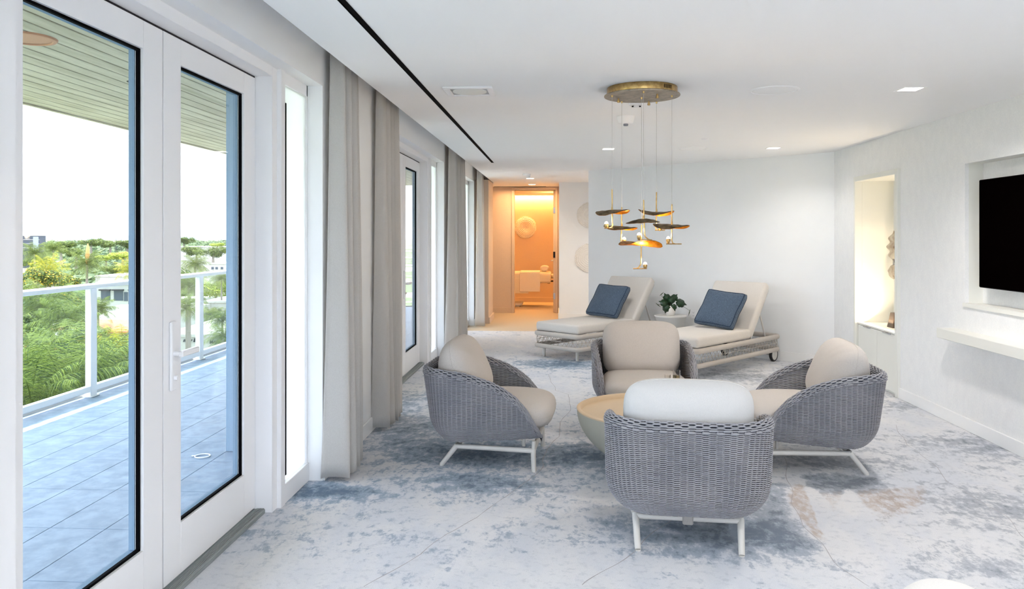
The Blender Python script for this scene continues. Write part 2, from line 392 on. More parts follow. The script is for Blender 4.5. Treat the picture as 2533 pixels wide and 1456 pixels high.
def make_floor():
    xs = np.arange(-1.66, 3.26, .025); ys = np.concatenate([np.arange(YB, 2.0, .2), np.arange(2.0, 7.5, .025), np.arange(7.5, 12.59, .04)])
    X, Y = np.meshgrid(xs, ys, indexing='ij'); nx, ny = X.shape
    B = np.full(X.shape, .42); T = np.zeros(X.shape); G = np.full(X.shape, .35)
    G += np.clip((X - .5) / 3.0, 0, .5)
    def blob(px, py, rx, ry, amt, arr, rot=0):
        p = at_z(px, py, 0); dx = X - p.x; dy = Y - p.y
        c, s = math.cos(rot), math.sin(rot); u = (dx * c + dy * s) / rx; w = (-dx * s + dy * c) / ry
        arr += amt * np.exp(-(u * u + w * w))
    for b in ((1180, 1120, .55, .3, .38), (800, 1215, .32, .16, .42), (1010, 1060, .3, .5, .25), (1000, 990, .25, .5, .18), (1130, 1190, .3, .2, .2),
              (1250, 1200, .3, .2, .22), (1700, 1330, .45, .3, .20), (1830, 1230, .3, .5, .16), (1460, 1130, .3, .3, .3), (1900, 1330, .25, .25, .22),  # second blob here paints the nearest armchair's shadow into the tint
              (1390, 900, .5, .3, .4), (1820, 930, .6, .35, .26), (2060, 1140, .4, .2, .2), (2430, 1250, .3, .25, .22), (2350, 1090, .5, .25, .12),
              (2250, 1000, .5, .3, .16), (2450, 1400, .3, .12, .18), (1000, 1350, .4, .2, .04), (620, 1330, .25, .25, .08), (1250, 1010, .3, .5, .05), (2480, 1110, .4, .4, .14)):
        blob(*b, B)
    for b in ((640, 1430, .5, .3, -.14), (1350, 1400, .5, .2, -.12), (1380, 960, .25, .6, -.22), (2100, 1330, .2, .25, -.3), (2000, 1260, .1, .28, -.3), (2250, 1050, .35, .3, -.18),
              (1900, 1430, .4, .12, -.15), (1250, 850, .8, 1.0, -.1), (1480, 1440, .5, .2, -.1), (1140, 1270, .3, .16, -.12)):
        blob(*b, B)
    for b in ((1985, 1250, .1, .35, .55, ), (2030, 1330, .1, .15, .35), (2180, 1240, .28, .2, .38), (2330, 1230, .3, .2, .2), (2200, 1110, .5, .3, .24), (2280, 1180, .4, .2, .2), (1830, 960, .5, .4, .22), (1390, 1060, .1, .3, .14), (1240, 1260, .3, .1, .1)):
        blob(*b, T)
    def poly(pts, arr, amt):
        q = [at_z(a, b, 0) for a, b in pts]; ins = np.zeros(X.shape, bool); j = len(q) - 1
        for i in range(len(q)):
            c = ((q[i].y > Y) != (q[j].y > Y)) & (X < (q[j].x - q[i].x) * (Y - q[i].y) / (q[j].y - q[i].y + 1e-12) + q[i].x)
            ins ^= c; j = i
        arr[ins] += amt
    LENS = [(1985, 1174), (2060, 1172), (2120, 1178), (2160, 1180), (2190, 1198), (2185, 1212), (2140, 1222), (2080, 1222), (2030, 1215), (1998, 1205)]
    W1 = [(1993, 1203), (2030, 1240), (2060, 1285), (2085, 1318), (2045, 1330), (2028, 1305), (2008, 1250)]
    W2 = [(2101, 1206), (2135, 1255), (2160, 1310), (2172, 1332), (2075, 1345), (2083, 1255)]
    poly([(1958, 1192), (1995, 1200), (2010, 1240), (2030, 1290), (2048, 1322), (2022, 1330), (1985, 1285), (1962, 1240)], T, .62)
    poly([(2010, 1215), (2190, 1205), (2300, 1195), (2280, 1245), (2235, 1290), (2175, 1312), (2140, 1300), (2060, 1275)], T, .34)
    poly([(1890, 1190), (1956, 1195), (1962, 1245), (1985, 1290), (2025, 1345), (1930, 1360), (1880, 1290)], B, .16)
    poly([(1590, 1275), (1890, 1272), (1900, 1330), (1780, 1345), (1640, 1325)], B, .06)  # shadow under the nearest armchair, painted into the carpet tint
    poly(LENS, B, .30)
    poly(W1, B, -.8); poly(W2, B, -.8); poly(W1, T, -.9); poly(W2, T, -.9)
    for arr in (B, T):
        for _ in range(2): arr[1:-1, 1:-1] = (arr[1:-1, 1:-1] * 2 + arr[:-2, 1:-1] + arr[2:, 1:-1] + arr[1:-1, :-2] + arr[1:-1, 2:]) / 6
    G = np.clip(G, 0, 1); B = np.clip(B, 0, 1); T = np.clip(T, 0, 1)
    blob(1180, 1120, .9, .9, -.35, G); blob(800, 1215, .6, .6, -.3, G); blob(1390, 900, .7, .6, -.3, G); G = np.clip(G, 0, 1)
    vs = np.stack([X.ravel(), Y.ravel(), np.zeros(X.size)], 1)
    ii, jj = np.meshgrid(np.arange(nx - 1), np.arange(ny - 1), indexing='ij'); a = (ii * ny + jj).ravel()
    fs = np.stack([a, a + ny, a + ny + 1, a + 1], 1)
    mb = MB(); mb.v = [tuple(r) for r in vs]; mb.f = [tuple(r) for r in fs.tolist()]; mb.m = [0] * len(mb.f)
    def vein(pxs, w=.0026):
        ps = []
        for p in pxs: ps.append(at_z(p[0], p[1], 0))
        fine = []
        for i in range(len(ps) - 1):
            n = max(2, int((ps[i + 1] - ps[i]).length / .03))
            for k in range(n):
                q = ps[i].lerp(ps[i + 1], k / n); t = (ps[i + 1] - ps[i]).normalized()
                q = q + Vector((-t.y, t.x, 0)) * .03 * noise.noise(q * 3.1) ; fine.append(q)
        fine.append(ps[-1])
        v = []
        for i, q in enumerate(fine):
            t = (fine[min(i + 1, len(fine) - 1)] - fine[max(i - 1, 0)]).normalized(); nn = Vector((-t.y, t.x, 0)) * w * (.8 + .5 * noise.noise(q * 9))
            v += [(q.x - nn.x, q.y - nn.y, .0006), (q.x + nn.x, q.y + nn.y, .0006)]
        mb.add(v, [(2 * i, 2 * i + 2, 2 * i + 3, 2 * i + 1) for i in range(len(fine) - 1)], 1)
    vein([(1356, 925), (1375, 965), (1408, 975), (1410, 1015), (1385, 1045), (1384, 1080), (1350, 1110), (1347, 1150), (1310, 1190), (1240, 1235), (1180, 1280), (1100, 1320), (1040, 1370), (985, 1400), (900, 1450)])
    vein([(1672, 1275), (1620, 1320), (1570, 1362), (1500, 1405), (1440, 1446)])
    vein([(1937, 1130), (1945, 1175), (1957, 1200), (1960, 1245), (1985, 1300), (2030, 1345), (2080, 1400), (2150, 1450)], .002)
    vein([(2215, 1050), (2245, 1100), (2300, 1140), (2345, 1190), (2420, 1235), (2480, 1275), (2533, 1330)], .0018)
    vein([(1700, 930), (1760, 945), (1800, 960)], .0018)
    o = mb.build('floor', [M['carpet'], M['vein']], smooth=False)
    me = o.data; ca = me.color_attributes.new('tint', 'FLOAT_COLOR', 'POINT')
    n0 = X.size; n1 = len(me.vertices)
    col = np.zeros((n1, 4)); col[:n0, 0] = B.ravel(); col[:n0, 1] = T.ravel(); col[:n0, 2] = G.ravel(); col[:, 3] = 1
    ca.data.foreach_set('color', col.ravel())
    struct(o, 'white carpet marbled with slate blue patches and thin veins')
make_floor()
mb = MB(); mb.box((-1.9, 12.58, -.05), (3.2, 18.3, 0)); struct(mb.build('floor_corridor', M['sisal'], smooth=False), 'woven beige carpet of the warm lit corridor')
mb = MB(); mb.box((-1.74, YB, -.3), (3.6, 18.3, -.052)); struct(mb.build('floor_slab', M['concrete'], smooth=False))

# ceiling with the curtain pocket along the windows
mb = MB()
mb.box((-1.25, YB, CZ), (3.6, 18.3, CZ + .25)); mb.box((-1.80, YB, 2.74), (-1.25, 18.3, 2.80)); mb.box((-1.95, 14.46, CZ), (-1.25, 18.3, CZ + .25))
struct(mb.build('ceiling', M['ceil'], smooth=False), 'flat white ceiling')
# left wall: piers, header, then the far return
GR = [(-3.45, -.25), (1.60, 4.80), (6.65, 9.87), (11.75, 13.30)]
mb = MB()
ys = [YB] + [v for g in GR for v in g] + [14.50]
for i in range(0, len(ys), 2): mb.box((-1.76, ys[i], 0), (XL, ys[i + 1], 2.74))
for a, b in GR: mb.box((-1.76, a, 2.47), (XL, b, 2.74))
mb.box((-1.55, 13.62, 0), (-1.27, 14.50, CZ), mi=1)
struct(mb.build('wall_left', [M['wall'], M['beige']], smooth=False), 'white window wall with piers and header')
mb = MB()
for i in range(0, len(ys), 2): mb.box((XL, ys[i] + .004, 0), (XL + .014, ys[i + 1] - .004, .11), .003)
struct(mb.build('baseboard_left', M['trim']))
mb = MB(); mb.box((-1.27, 13.62, 0), (-1.245, 14.53, .11), .003); mb.box((-1.55, 14.50, 0), (-1.245, 14.53, .11), .003); struct(mb.build('baseboard_corridor', M['beige']))
# right wall with niche and television recess
NY0, NY1, NZ = 7.64, 8.66, 2.125
TY0, TY1, TZ0, TZ1 = 4.62, 6.41, 1.0, 2.105
mb = MB()
for y0, y1, z0, z1 in ((YB, TY0, 0, CZ), (TY0, TY1, 0, TZ0), (TY0, TY1, TZ1, CZ), (TY1, NY0, 0, CZ), (NY0, NY1, NZ, CZ), (NY1, 9.45, 0, CZ)):
    mb.box((XR, y0, z0), (XR + .03, y1, z1))
# niche lining (cream) and recess lining
mb.box((XR + .03, NY0 - .02, 0), (XR + .40, NY0, NZ + .02), mi=1); mb.box((XR + .03, NY1, 0), (XR + .40, NY1 + .02, NZ + .02), mi=1)
mb.box((XR + .38, NY0, 0), (XR + .40, NY1, NZ), mi=1); mb.box((XR + .03, NY0, NZ), (XR + .40, NY1, NZ + .02), mi=1)
mb.box((XR + .03, TY0 - .02, TZ0 - .02), (XR + .16, TY0, TZ1 + .02), mi=1); mb.box((XR + .03, TY1, TZ0 - .02), (XR + .16, TY1 + .02, TZ1 + .02), mi=1)
mb.box((XR + .03, TY0, TZ0 - .02), (XR + .16, TY1, TZ0), mi=1); mb.box((XR + .03, TY0, TZ1), (XR + .16, TY1, TZ1 + .02), mi=1)
mb.box((XR + .14, TY0, TZ0), (XR + .16, TY1, TZ1), mi=2)
struct(mb.build('wall_right', [M['paper'], M['cream'], M['paper']], smooth=False), 'right wall in pale mottled wallpaper with two recesses')
mb = MB()
mb.box((XR - .016, YB, 0), (XR, NY0 - .05, .10), .003); mb.box((XR - .016, NY1 + .04, 0), (XR, 9.37, .10), .003)
struct(mb.build('baseboard_right', M['trim']))
mb = MB()
mb.box((XR - .03, NY0 - .055, 0), (XR + .05, NY0 + .01, NZ + .045), .004); mb.box((XR - .03, NY1 - .005, 0), (XR + .05, NY1 + .035, NZ + .045), .004)
mb.box((XR - .03, NY0, NZ - .006), (XR + .05, NY1, NZ + .045), .002)
struct(mb.build('trim_1', M['cream']), 'white frame around the lit niche')
mb = MB()
mb.box((XR - .012, TY0 - .03, TZ0 - .03), (XR + .06, TY1 + .015, TZ0 + .002), .001)
struct(mb.build('trim_2', M['cream']), 'white lower edge of the television recess')
# slanted wall
mb = MB()
def slab(mb, a, b, n, t, z0, z1, mi=0):
    q = [a, b, b - n * t, a - n * t]
    mb.prism([(p.x, p.y) for p in q], z0, z1, mi)
slab(mb, P0, P1, WN, .16, 0, CZ)
struct(mb.build('wall_back', M['wall'], smooth=False), 'white slanted wall behind the two loungers')
mb = MB(); slab(mb, P0 + WN * .016, P1 + WN * .016, WN, .016, 0, .11)
struct(mb.build('baseboard_back', M['trim'], smooth=False))
# wall with the relief discs, corridor, end wall with the doorway
mb = MB()
mb.box((-.037, 14.36, 0), (3.2, 14.5, CZ)); struct(mb.build('wall_far', M['wall'], smooth=False), 'white wall carrying the two shell reliefs')
mb = MB(); mb.box((-.05, 14.34, 0), (3.2, 14.36, .11), .003); mb.box((-.055, 14.345, 0), (-.037, 15.57, .11), .003); struct(mb.build('baseboard_far', M['trim']))
mb = MB()
DX0, DX1, DZ = -.93, -.115, 2.45
mb.box((-.037, 14.5, 0), (.1, 15.70, CZ))
mb.box((-1.9, YE, 0), (DX0 - .05, YE + .12, CZ), mi=0); mb.box((DX0 - .05, YE, DZ), (-.037, YE + .12, CZ)); mb.box((DX1 + .04, YE, 0), (-.03, YE + .12, DZ))
mb.box((-1.9, 14.50, 0), (-1.75, 15.57, CZ)); mb.box((-1.8, 14.40, 0), (-1.40, 14.50, CZ))
struct(mb.build('wall_corridor', M['beige'], smooth=False), 'taupe corridor end wall around the doorway')
mb = MB()
mb.box((DX0 - .055, YE - .02, 0), (DX0, YE + .13, DZ + .05), .003); mb.box((DX1, YE - .02, 0), (DX1 + .045, YE + .13, DZ + .05), .003); mb.box((DX0, YE - .02, DZ), (DX1, YE + .13, DZ + .05), .003)
mb.box((-1.75, YE - .02, 0), (DX0 - .055, YE, .11), .003)
struct(mb.build('trim_3', M['beige']), 'taupe frame of the treatment room doorway')
mb = MB(); mb.box((-1.34, YE - .045, CZ - .006), (-.30, YE - .02, CZ + .01)); struct(mb.build('trim_4', M['gap'], smooth=False), 'dark slot at the corridor ceiling edge')
# treatment room
mb = MB()
mb.box((-2.2, 18.15, 0), (1.2, 18.25, CZ)); mb.box((-2.25, YE + .12, 0), (-2.15, 18.2, CZ)); mb.box((1.1, YE + .12, 0), (1.2, 18.2, CZ)); mb.box((-2.2, YE + .12, 0), (-1.9, YE + .2, CZ)); mb.box((.1, YE + .12, 0), (1.2, YE + .2, CZ))
struct(mb.build('wall_treatment', M['beige'], smooth=False), 'back wall of the amber lit treatment room')
mb = MB(); mb.box((-2.15, 18.13, 0), (1.1, 18.15, .11), .003); struct(mb.build('baseboard_treatment', M['beige']))
mb = MB(); mb.box((-2.15, YE + .2, 2.47), (1.1, 18.02, 2.50)); mb.box((-.72, 17.0, 2.462), (-.42, 17.2, 2.47)); struct(mb.build('ceiling_treatment', M['ceil'], smooth=False))
# behind the camera: glazed end, added for soft fill daylight
mb = MB()
mb.box((-1.76, YB - .12, 0), (-1.0, YB, 2.8)); mb.box((2.9, YB - .12, 0), (3.3, YB, 2.8)); mb.box((-1.0, YB - .12, 2.45), (2.9, YB, 2.8))
struct(mb.build('wall_behind', M['wall'], smooth=False))
w = sroot('window_4', 'added wide glazed opening behind the camera for fill daylight', 'window')
mb = MB()
for x in (-1.0, .26, 1.55, 2.83): mb.box((x, YB - .1, 0), (x + .07, YB - .04, 2.45), .004)
mb.build('frame', M['white'], w)
mb = MB(); mb.box((-1, YB - .075, .02), (2.9, YB - .065, 2.45)); mb.build('pane', M['glass'], w, smooth=False)
# walls closing the space beyond the slanted wall
mb = MB(); mb.box((3.2, 9.5, 0), (3.3, 14.5, CZ)); struct(mb.build('wall_beyond', M['wall'], smooth=False))

# ------------------------------------------------------------------ glazed doors and sidelights
XD = -1.69                      # inner face of the door leaves
def leaf(root, y0, y1, handle=None):
    z0, z1 = .03, 2.405; g0, g1 = .255, 2.29; st = .155
    mb = MB(); x0, x1 = XD - .06, XD
    gy0, gy1 = y0 + st, y1 - st
    mb.box((x0, y0 + .002, z0), (x1, gy0, z1), .002); mb.box((x0, gy1, z0), (x1, y1 - .002, z1), .002)
    mb.box((x0, gy0, z0), (x1, gy1, g0), .0015); mb.box((x0, gy0, g1), (x1, gy1, z1), .0015)
    mb.build('leaf_frame', M['white'], root)
    mb = MB(); e = .010
    for a in ((gy0, gy0 + e, g0, g1), (gy1 - e, gy1, g0, g1), (gy0, gy1, g0, g0 + e), (gy0, gy1, g1 - e, g1)):
        mb.box((XD - .027, a[0], a[2]), (XD - .013, a[1], a[3]))
    mb.build('gasket', M['black'], root, smooth=False)
    mb = MB(); mb.box((XD - .035, gy0 + .001, g0 + .001), (XD - .028, gy1 - .001, g1 - .001)); mb.build('glass_pane', M['glass'], root, smooth=False)
    mb = MB(); e2 = .004
    for a in ((gy0, gy0 + e2, g0, g1), (gy1 - e2, gy1, g0, g1), (gy0, gy1, g0, g0 + e2), (gy0, gy1, g1 - e2, g1)):
        mb.box((XD - .0605, a[0], a[2]), (XD - .036, a[1], a[3]))
    mb.build('reveal_shade_strip', M['pillar'], root, smooth=False)  # blue-grey strips put the shade of the outer reveal into colour
    if handle:
        h = handle
        mb = MB(); mb.box((XD, h - .022, .86), (XD + .014, h + .022, 1.16), .004)
        mb.lathe([(0, 0), (.011, 0), (.011, .016), (0, .016)], 12, T=TR((XD + .012, h + .004, .915)) @ RY(PI / 2))
        hp = mb.build('handle_plate', M['white'], root)
        mb = MB(); mb.tube([(XD + .012, h, 1.02), (XD + .05, h, 1.02)], .012, 10)
        mb.box((XD + .036, h - .012, 1.007), (XD + .058, h + .145, 1.033), .004); mb.build('lever', M['white'], hp)
def posts(root, segs, name='door_frame'):
    mb = MB()
    for s in segs: mb.box(*s, .003)
    return mb.build(name, M['white'], root)
def threshold(root, y0, y1):
    mb = MB(); mb.box((-1.78, y0, -.02), (-1.635, y1, .022), .003)
    for k in range(5): mb.box((-1.682 + k * .009, y0, .022), (-1.677 + k * .009, y1, .0245))
    mb.build('threshold', M['sill'], root, smooth=False)
def door_group(n, y0, lab, hand):
    ya, ym, yb = y0 + .60, y0 + 1.62, y0 + 2.625
    root = sroot('door_%d' % n, lab)
    posts(root, [((-1.76, ya - .09, 0), (-1.60, ya, 2.47)), ((-1.76, yb, 0), (-1.595, yb + .085, 2.47)), ((-1.76, ya, 2.415), (-1.595, yb, 2.48))])
    leaf(root, ya, ym - .0015); leaf(root, ym + .0015, yb, ym + .07 if hand else None)
    mb = MB(); mb.box((XD - .05, ym - .0015, .03), (XD - .004, ym + .0015, 2.405)); mb.box((XD - .05, ya, 2.405), (XD - .004, yb, 2.415)); mb.box((XD - .05, yb - .002, .03), (XD - .004, yb + .001, 2.405)); mb.build('gap_shadow_line', M['gap'], root, smooth=False)
    threshold(root, ya, yb)
def sidelight(n, y0, y1, lab, frosted=True):
    root = sroot('window_%d' % n, lab, 'window')
    posts(root, [((-1.76, y0 - .012, 0), (-1.57, y0 + .05, 2.48)), ((-1.76, y1 - .022, 0), (-1.585, y1 + .004, 2.48)), ((-1.76, y0, 2.40), (-1.585, y1, 2.48)), ((-1.76, y0, 0), (-1.575, y1, .115))], 'window_frame')
    a, b = y0 + .05, y1 - .022
    mb = MB(); mb.box((-1.592, a + .05, .15), (-1.586, a + .066, 2.30), .002); mb.build('gasket', M['black'], root)
    mb = MB(); mb.box((-1.606, a, .115), (-1.594, b, 2.40)); mb.build('pane', M['frost'] if frosted else M['glass'], root, smooth=False)
door_group(1, 1.60, 'nearest white double glazed door with lever handle onto the deck', True)
door_group(2, 6.63, 'white glazed door between the second and third curtains', True)
sidelight(1, 4.31, 4.80, 'narrow white sidelight beside the first curtain')
sidelight(2, 9.34, 9.87, 'narrow white sidelight left of the third curtain')
sidelight(3, 11.75, 13.30, 'white window beside the farthest curtain')
sidelight(5, 1.60, 2.10, 'narrow sidelight out of frame')
sidelight(6, 6.63, 7.14, 'narrow sidelight behind the second curtain')
door_group(3, -3.45, 'glazed door behind the viewpoint', False)

# ------------------------------------------------------------------ curtains
def curtain(label, y0, y1, n, x0, amp, seed, flare=.12):
    rnd = random.Random(seed); ph = [rnd.uniform(-.5, .5) for _ in range(n + 2)]
    L = 12 * n
    def fn(u, v):
        z = .012 + v * 2.70
        w = u * n; k = (1 - v)
        s = math.sin(2 * PI * w - PI / 2 + .5 * math.sin(2 * PI * u + seed))
        s = math.copysign(abs(s) ** .75, s)
        a = amp * (.50 + .50 * k) * (1 + .22 * math.sin(5 * u * n + seed))
        x = x0 + a * s + .012 * math.sin(3 * v + 7 * u) * k
        y = y0 + (y1 - y0) * (u + .018 * math.sin(4 * PI * u * n + seed)) - flare * k * k * (1 - u) * .5
        if v < .03: z += .010 * (1 + math.sin(9 * u * n))
        return (x, y, z)
    mb = MB(); mb.grid(fn, L * 2, 26)
    o = mb.build('curtain', M['curtain'], ang=180)
    s = o.modifiers.new('cloth', 'SOLIDIFY'); s.thickness = .004
    tag(o, label, 'curtain', 'floor length linen curtains along the window wall')
curtain('tallest oatmeal linen curtain, nearest, between sidelight and bare wall strip', 4.82, 5.24, 4, -1.405, .078, 1)
curtain('second oatmeal curtain, just past the bare wall strip with baseboard', 6.05, 6.66, 5, -1.415, .072, 2, .04)
curtain('third oatmeal curtain, rising behind the left armchair cushion', 9.92, 11.0, 5, -1.395, .082, 3, .3)
curtain('farthest narrow oatmeal curtain beside the taupe corridor wall', 13.08, 13.60, 3, -1.38, .075, 4)

# ------------------------------------------------------------------ wicker armchair
def chair_proto(label, back_mat):
    t = thing('armchair', label, 'armchair', group='wicker armchairs around the bowl table')
    W, Rr, yb, yf = .405, .25, -.405, .405
    straight = yf - (yb + Rr); arc = PI / 2 * Rr; back = 2 * (W - Rr); LT = 2 * straight + 2 * arc + back
    def plan(s):
        a = abs(s); sg = 1 if s >= 0 else -1
        if a < back / 2: return (sg * a, yb, 0, -1)
        a -= back / 2
        if a < arc:
            th = a / Rr; return (sg * (W - Rr + Rr * math.sin(th)), yb + Rr - Rr * math.cos(th), sg * math.sin(th), -math.cos(th))
        a -= arc
        taper = .035 * (a / straight) ** 2
        return (sg * (W - taper), yb + Rr + a, sg, 0)
    us = [0, .15, .30, .38, .487, .575, .655, .722, .765, .80, .812]; zs = [.645, .645, .632, .612, .578, .534, .476, .398, .322, .252, .20]
    def rim(y): return float(np.interp(y - yb, us, zs))
    def zb(y): return .162 + .045 * max(0, min(1, (y - yb) / .81)) ** 1.5
    def surf(s, z, off):
        x, y, nx, ny = plan(s)
        b = zb(y); q = max(0, min(1, (z - b) / .17))
        d = .135 * (1 - math.sqrt(max(0, 1 - (1 - q) ** 2)))
        d += max(0, (.65 - z) / .5) * (.012 + .062 * max(0, -ny))
        return Vector((x - nx * (d - off), y - ny * (d - off), z))
    smax = LT / 2
    def extent(z, top=.012):
        last = 0; s = 0
        while s <= smax:
            x, y, *_ = plan(s)
            if zb(y) + .004 < z < rim(y) - top: last = s
            elif s > .2: break
            s += .006
        return last
    pitch = .0325; mb = MB()
    z = .168; k = 0
    while z < .635:
        e = extent(z)
        if e > .05:
            n = max(8, int(2 * e / (pitch / 6)))
            pts = []
            for i in range(n + 1):
                s = -e + 2 * e * i / n
                o = .0046 * max(-1, min(1, 2.6 * math.cos(PI * s / pitch + PI * k)))
                pts.append(surf(s, z, o))
            mb.tube(pts, .0035, 4, caps=True, sq=(1, .95))
        z += .0048; k += 1
    # inner skin
    z = .30; k = 0
    while z < .63:
        e = extent(z)
        if e > .05:
            n = max(6, int(2 * e / (pitch / 3)))
            mb.tube([surf(-e + 2 * e * i / n, z, -.036 + .004 * math.cos(PI * (-e + 2 * e * i / n) / pitch + PI * k)) for i in range(n + 1)], .0038, 3)
        z += .0062; k += 1
    # strands lapped over the rim
    def rimpt(s, tt):   # tt -1 outside below .. +1 inside below
        s = max(-smax, min(smax, s)); x, y, nx, ny = plan(s); r = rim(y)
        off = -.018 - .0225 * math.sin(tt * PI / 2) if abs(tt) <= 1 else 0
        zz = r - .002 + .012 * math.cos(tt * PI / 2) - (.028 if tt < 0 else .022) * abs(tt) ** 1.6
        return surf(s, min(zz, r + .02), off)
    path = [(-smax + .001 + (2 * smax - .002) * i / 700) for i in range(701)]; acc = [0.0]
    for i in range(700):
        dz = rim(plan(path[i + 1])[1]) - rim(plan(path[i])[1]); acc.append(acc[-1] + math.hypot(path[i + 1] - path[i], dz))
    nn = int(acc[-1] / (pitch / 6))
    stations = [float(np.interp(acc[-1] * i / nn, acc, path)) for i in range(nn + 1)]
    for r_ in range(11):
        tt = -1 + 2 * r_ / 10; amp = .0036 * (-1) ** r_
        pts = []
        for i, s in enumerate(stations):
            p0 = rimpt(s, tt); p1 = rimpt(s, tt * .85 + (.0)); x, y, nx, ny = plan(s)
            nrm = Vector((-nx * math.sin(tt * PI / 2), -ny * math.sin(tt * PI / 2), math.cos(tt * PI / 2)))
            pts.append(p0 + nrm * amp * max(-1, min(1, 2.2 * math.cos(PI * i / 6))))
        mb.tube(pts, .0047, 4)
    mb.build('woven_shell', M['wicker'], t, ang=180)
    mb = MB()
    def lin_(off, zlo=None):
        def fn(u, v):
            s = -smax + 2 * smax * u; x, y, *_ = plan(s); a, b = zb(y) + .002, rim(y) - .004
            return surf(s, a + (b - a) * v, off)
        return fn
    mb.grid(lambda u, v: rimpt(-smax + 2 * smax * u, 2 * v - 1) + Vector((0, 0, -.004)), 200, 9)
    mb.grid(lin_(-.0025), 150, 18); mb.grid(lin_(-.032), 110, 14)
    ring = [surf(-smax + 2 * smax * i / 60, zb(plan(-smax + 2 * smax * i / 60)[1]) + .004, -.004) for i in range(61)]
    vs = ring + [Vector((0, p.y, p.z + .002)) for p in ring]
    mb.add(vs, [(i, i + 1, 62 + i, 61 + i) for i in range(60) if ring[i].y < .30])
    mb.build('gap_shade_lining', M['liner'], t, ang=180)  # dark sheet added behind the strands as shade in the weave gaps
    # frame
    mb = MB(); zr = .135
    A, B_, C_, D_ = (-.255, -.165, zr), (.255, -.165, zr), (.305, .355, zr), (-.305, .355, zr)
    mb.tube([A, B_], .0165, 10); mb.tube([D_, C_], .0165, 10); mb.tube([A, D_], .0165, 10); mb.tube([B_, C_], .0165, 10)
    for p in (C_, D_): mb.tube([p, (p[0], p[1] + .004, .2)], .013, 10)
    for sg in (-1, 1): mb.tube([(sg * .2, .28, zr), (sg * .2, .28, .2)], .012, 8); mb.tube([(sg * .2, -.15, zr), (sg * .2, -.15, .19)], .012, 8)
    mb.build('base_frame', M['metal'], t)
    for (p, q) in ((A, (-.245, -.268, .004)), (B_, (.245, -.268, .004)), (C_, (.312, .36, .004)), (D_, (-.312, .36, .004))):
        mb = MB(); p = Vector(p); q = Vector(q); mb.tube([p + (p - q).normalized() * .01, p, p.lerp(q, .5), q], [.0165, .0175, .0165, .0155], 12)
        l = mb.build('leg', M['metal'], t)
        mb = MB(); mb.tube([q + Vector((0, 0, .002)), (q.x, q.y, 0)], .014, 10); mb.build('glide', M['metal'], l)
    mb = MB(); mb.box((-.026, -.187, .105), (.026, -.143, .165), .006); mb.build('strap', fabric_strap, t)
    # seat cushion
    def pad(name, fn, mat, seam):
        mb = MB(); mb.grid(fn, 72, 19, cu=True)
        o = mb.build(name, mat, t, ang=180)
        if seam:
            mb2 = MB(); mb2.tube(seam, .0020, 6, closed=True); mb2.build('piping', mat, o)
        return o
    def sup(th, a, b, p):
        c, s = math.cos(th), math.sin(th)
        return math.copysign(abs(c) ** (2 / p), c) * a, math.copysign(abs(s) ** (2 / p), s) * b
    def seat(u, v):
        th = 2 * PI * u; ph = -PI / 2 + PI * v
        r = max(0, math.cos(ph)) ** .38; zz = math.copysign(abs(math.sin(ph)) ** .75, math.sin(ph))
        x, y = sup(th, .335, .366, 2 + 2.6 * r ** 1.5)
        crown = .018 * (1 - r * r)
        return (x * r * (1 - .03 * (y < 0)), .105 + y * r, .345 + .098 * zz + (crown if zz > 0 else 0))
    pad('seat_cushion', seat, M['cushion'], [Vector(seat(i / 72, .5)) * 1.0 for i in range(72)])
    # back cushion: plump egg in section, rounded rectangle in front view
    BW, BH, BT = .315, .225, .155
    cen = Vector((0, -.165, .607)); tilt = R(-13)
    Tm = TR(cen) @ RX(-tilt)
    def backf(u, v):
        th = 2 * PI * u; ph = -PI / 2 + PI * v
        r = max(0, math.cos(ph)) ** .55; d = math.sin(ph)
        x, z = sup(th, BW, BH, 2 + 2.4 * r ** 2)
        fat = BT * (1 - .30 * (z * r / BH))
        wr = .0030 * math.sin(th * 9 + 2 * math.sin(th * 3)) * r ** 6 * abs(d) * 2
        wr += .0022 * math.sin(th * 23) * r ** 10 * abs(d) ** .5
        p = Vector((x * r, fat * d + wr * (1 if d > 0 else -1), z * r))
        return tuple(Tm @ p)
    pad('back_cushion', backf, back_mat, [Vector(backf(i / 72, .5)) for i in range(72)])
    return t
fabric_strap = fabric('grey_webbing', (176, 172, 168), .08)
GA = 'wicker armchairs around the bowl table'
a0 = chair_proto('grey wicker armchair seen from behind, nearest, with cream back cushion', M['cushion_white'])
a0.location = (.64, 4.08, 0); a0.rotation_euler = (0, 0, R(-4.8))
dup(a0, (.66, 6.34, 0), R(180), 'grey wicker armchair facing the camera behind the bowl table')
dup(a0, (-.514, 5.403, 0), R(-94), 'grey wicker armchair beside the curtains, turned to the right')
dup(a0, (1.708, 5.405, 0), R(86), 'grey wicker armchair nearest the television wall, turned to the left')
for o in [o for o in bpy.data.objects if o.get('category') == 'armchair' and o is not a0]:
    for c in children(o):
        if c.name.startswith('back_cushion'):
            if o is not a0:
                if 'greige_back' not in M:
                    M['greige_back'] = c.data.copy(); M['greige_back'].materials[0] = M['cushion']
                c.data = M['greige_back']
                for g in children(c): g.data = g.data.copy(); g.data.materials[0] = M['cushion']
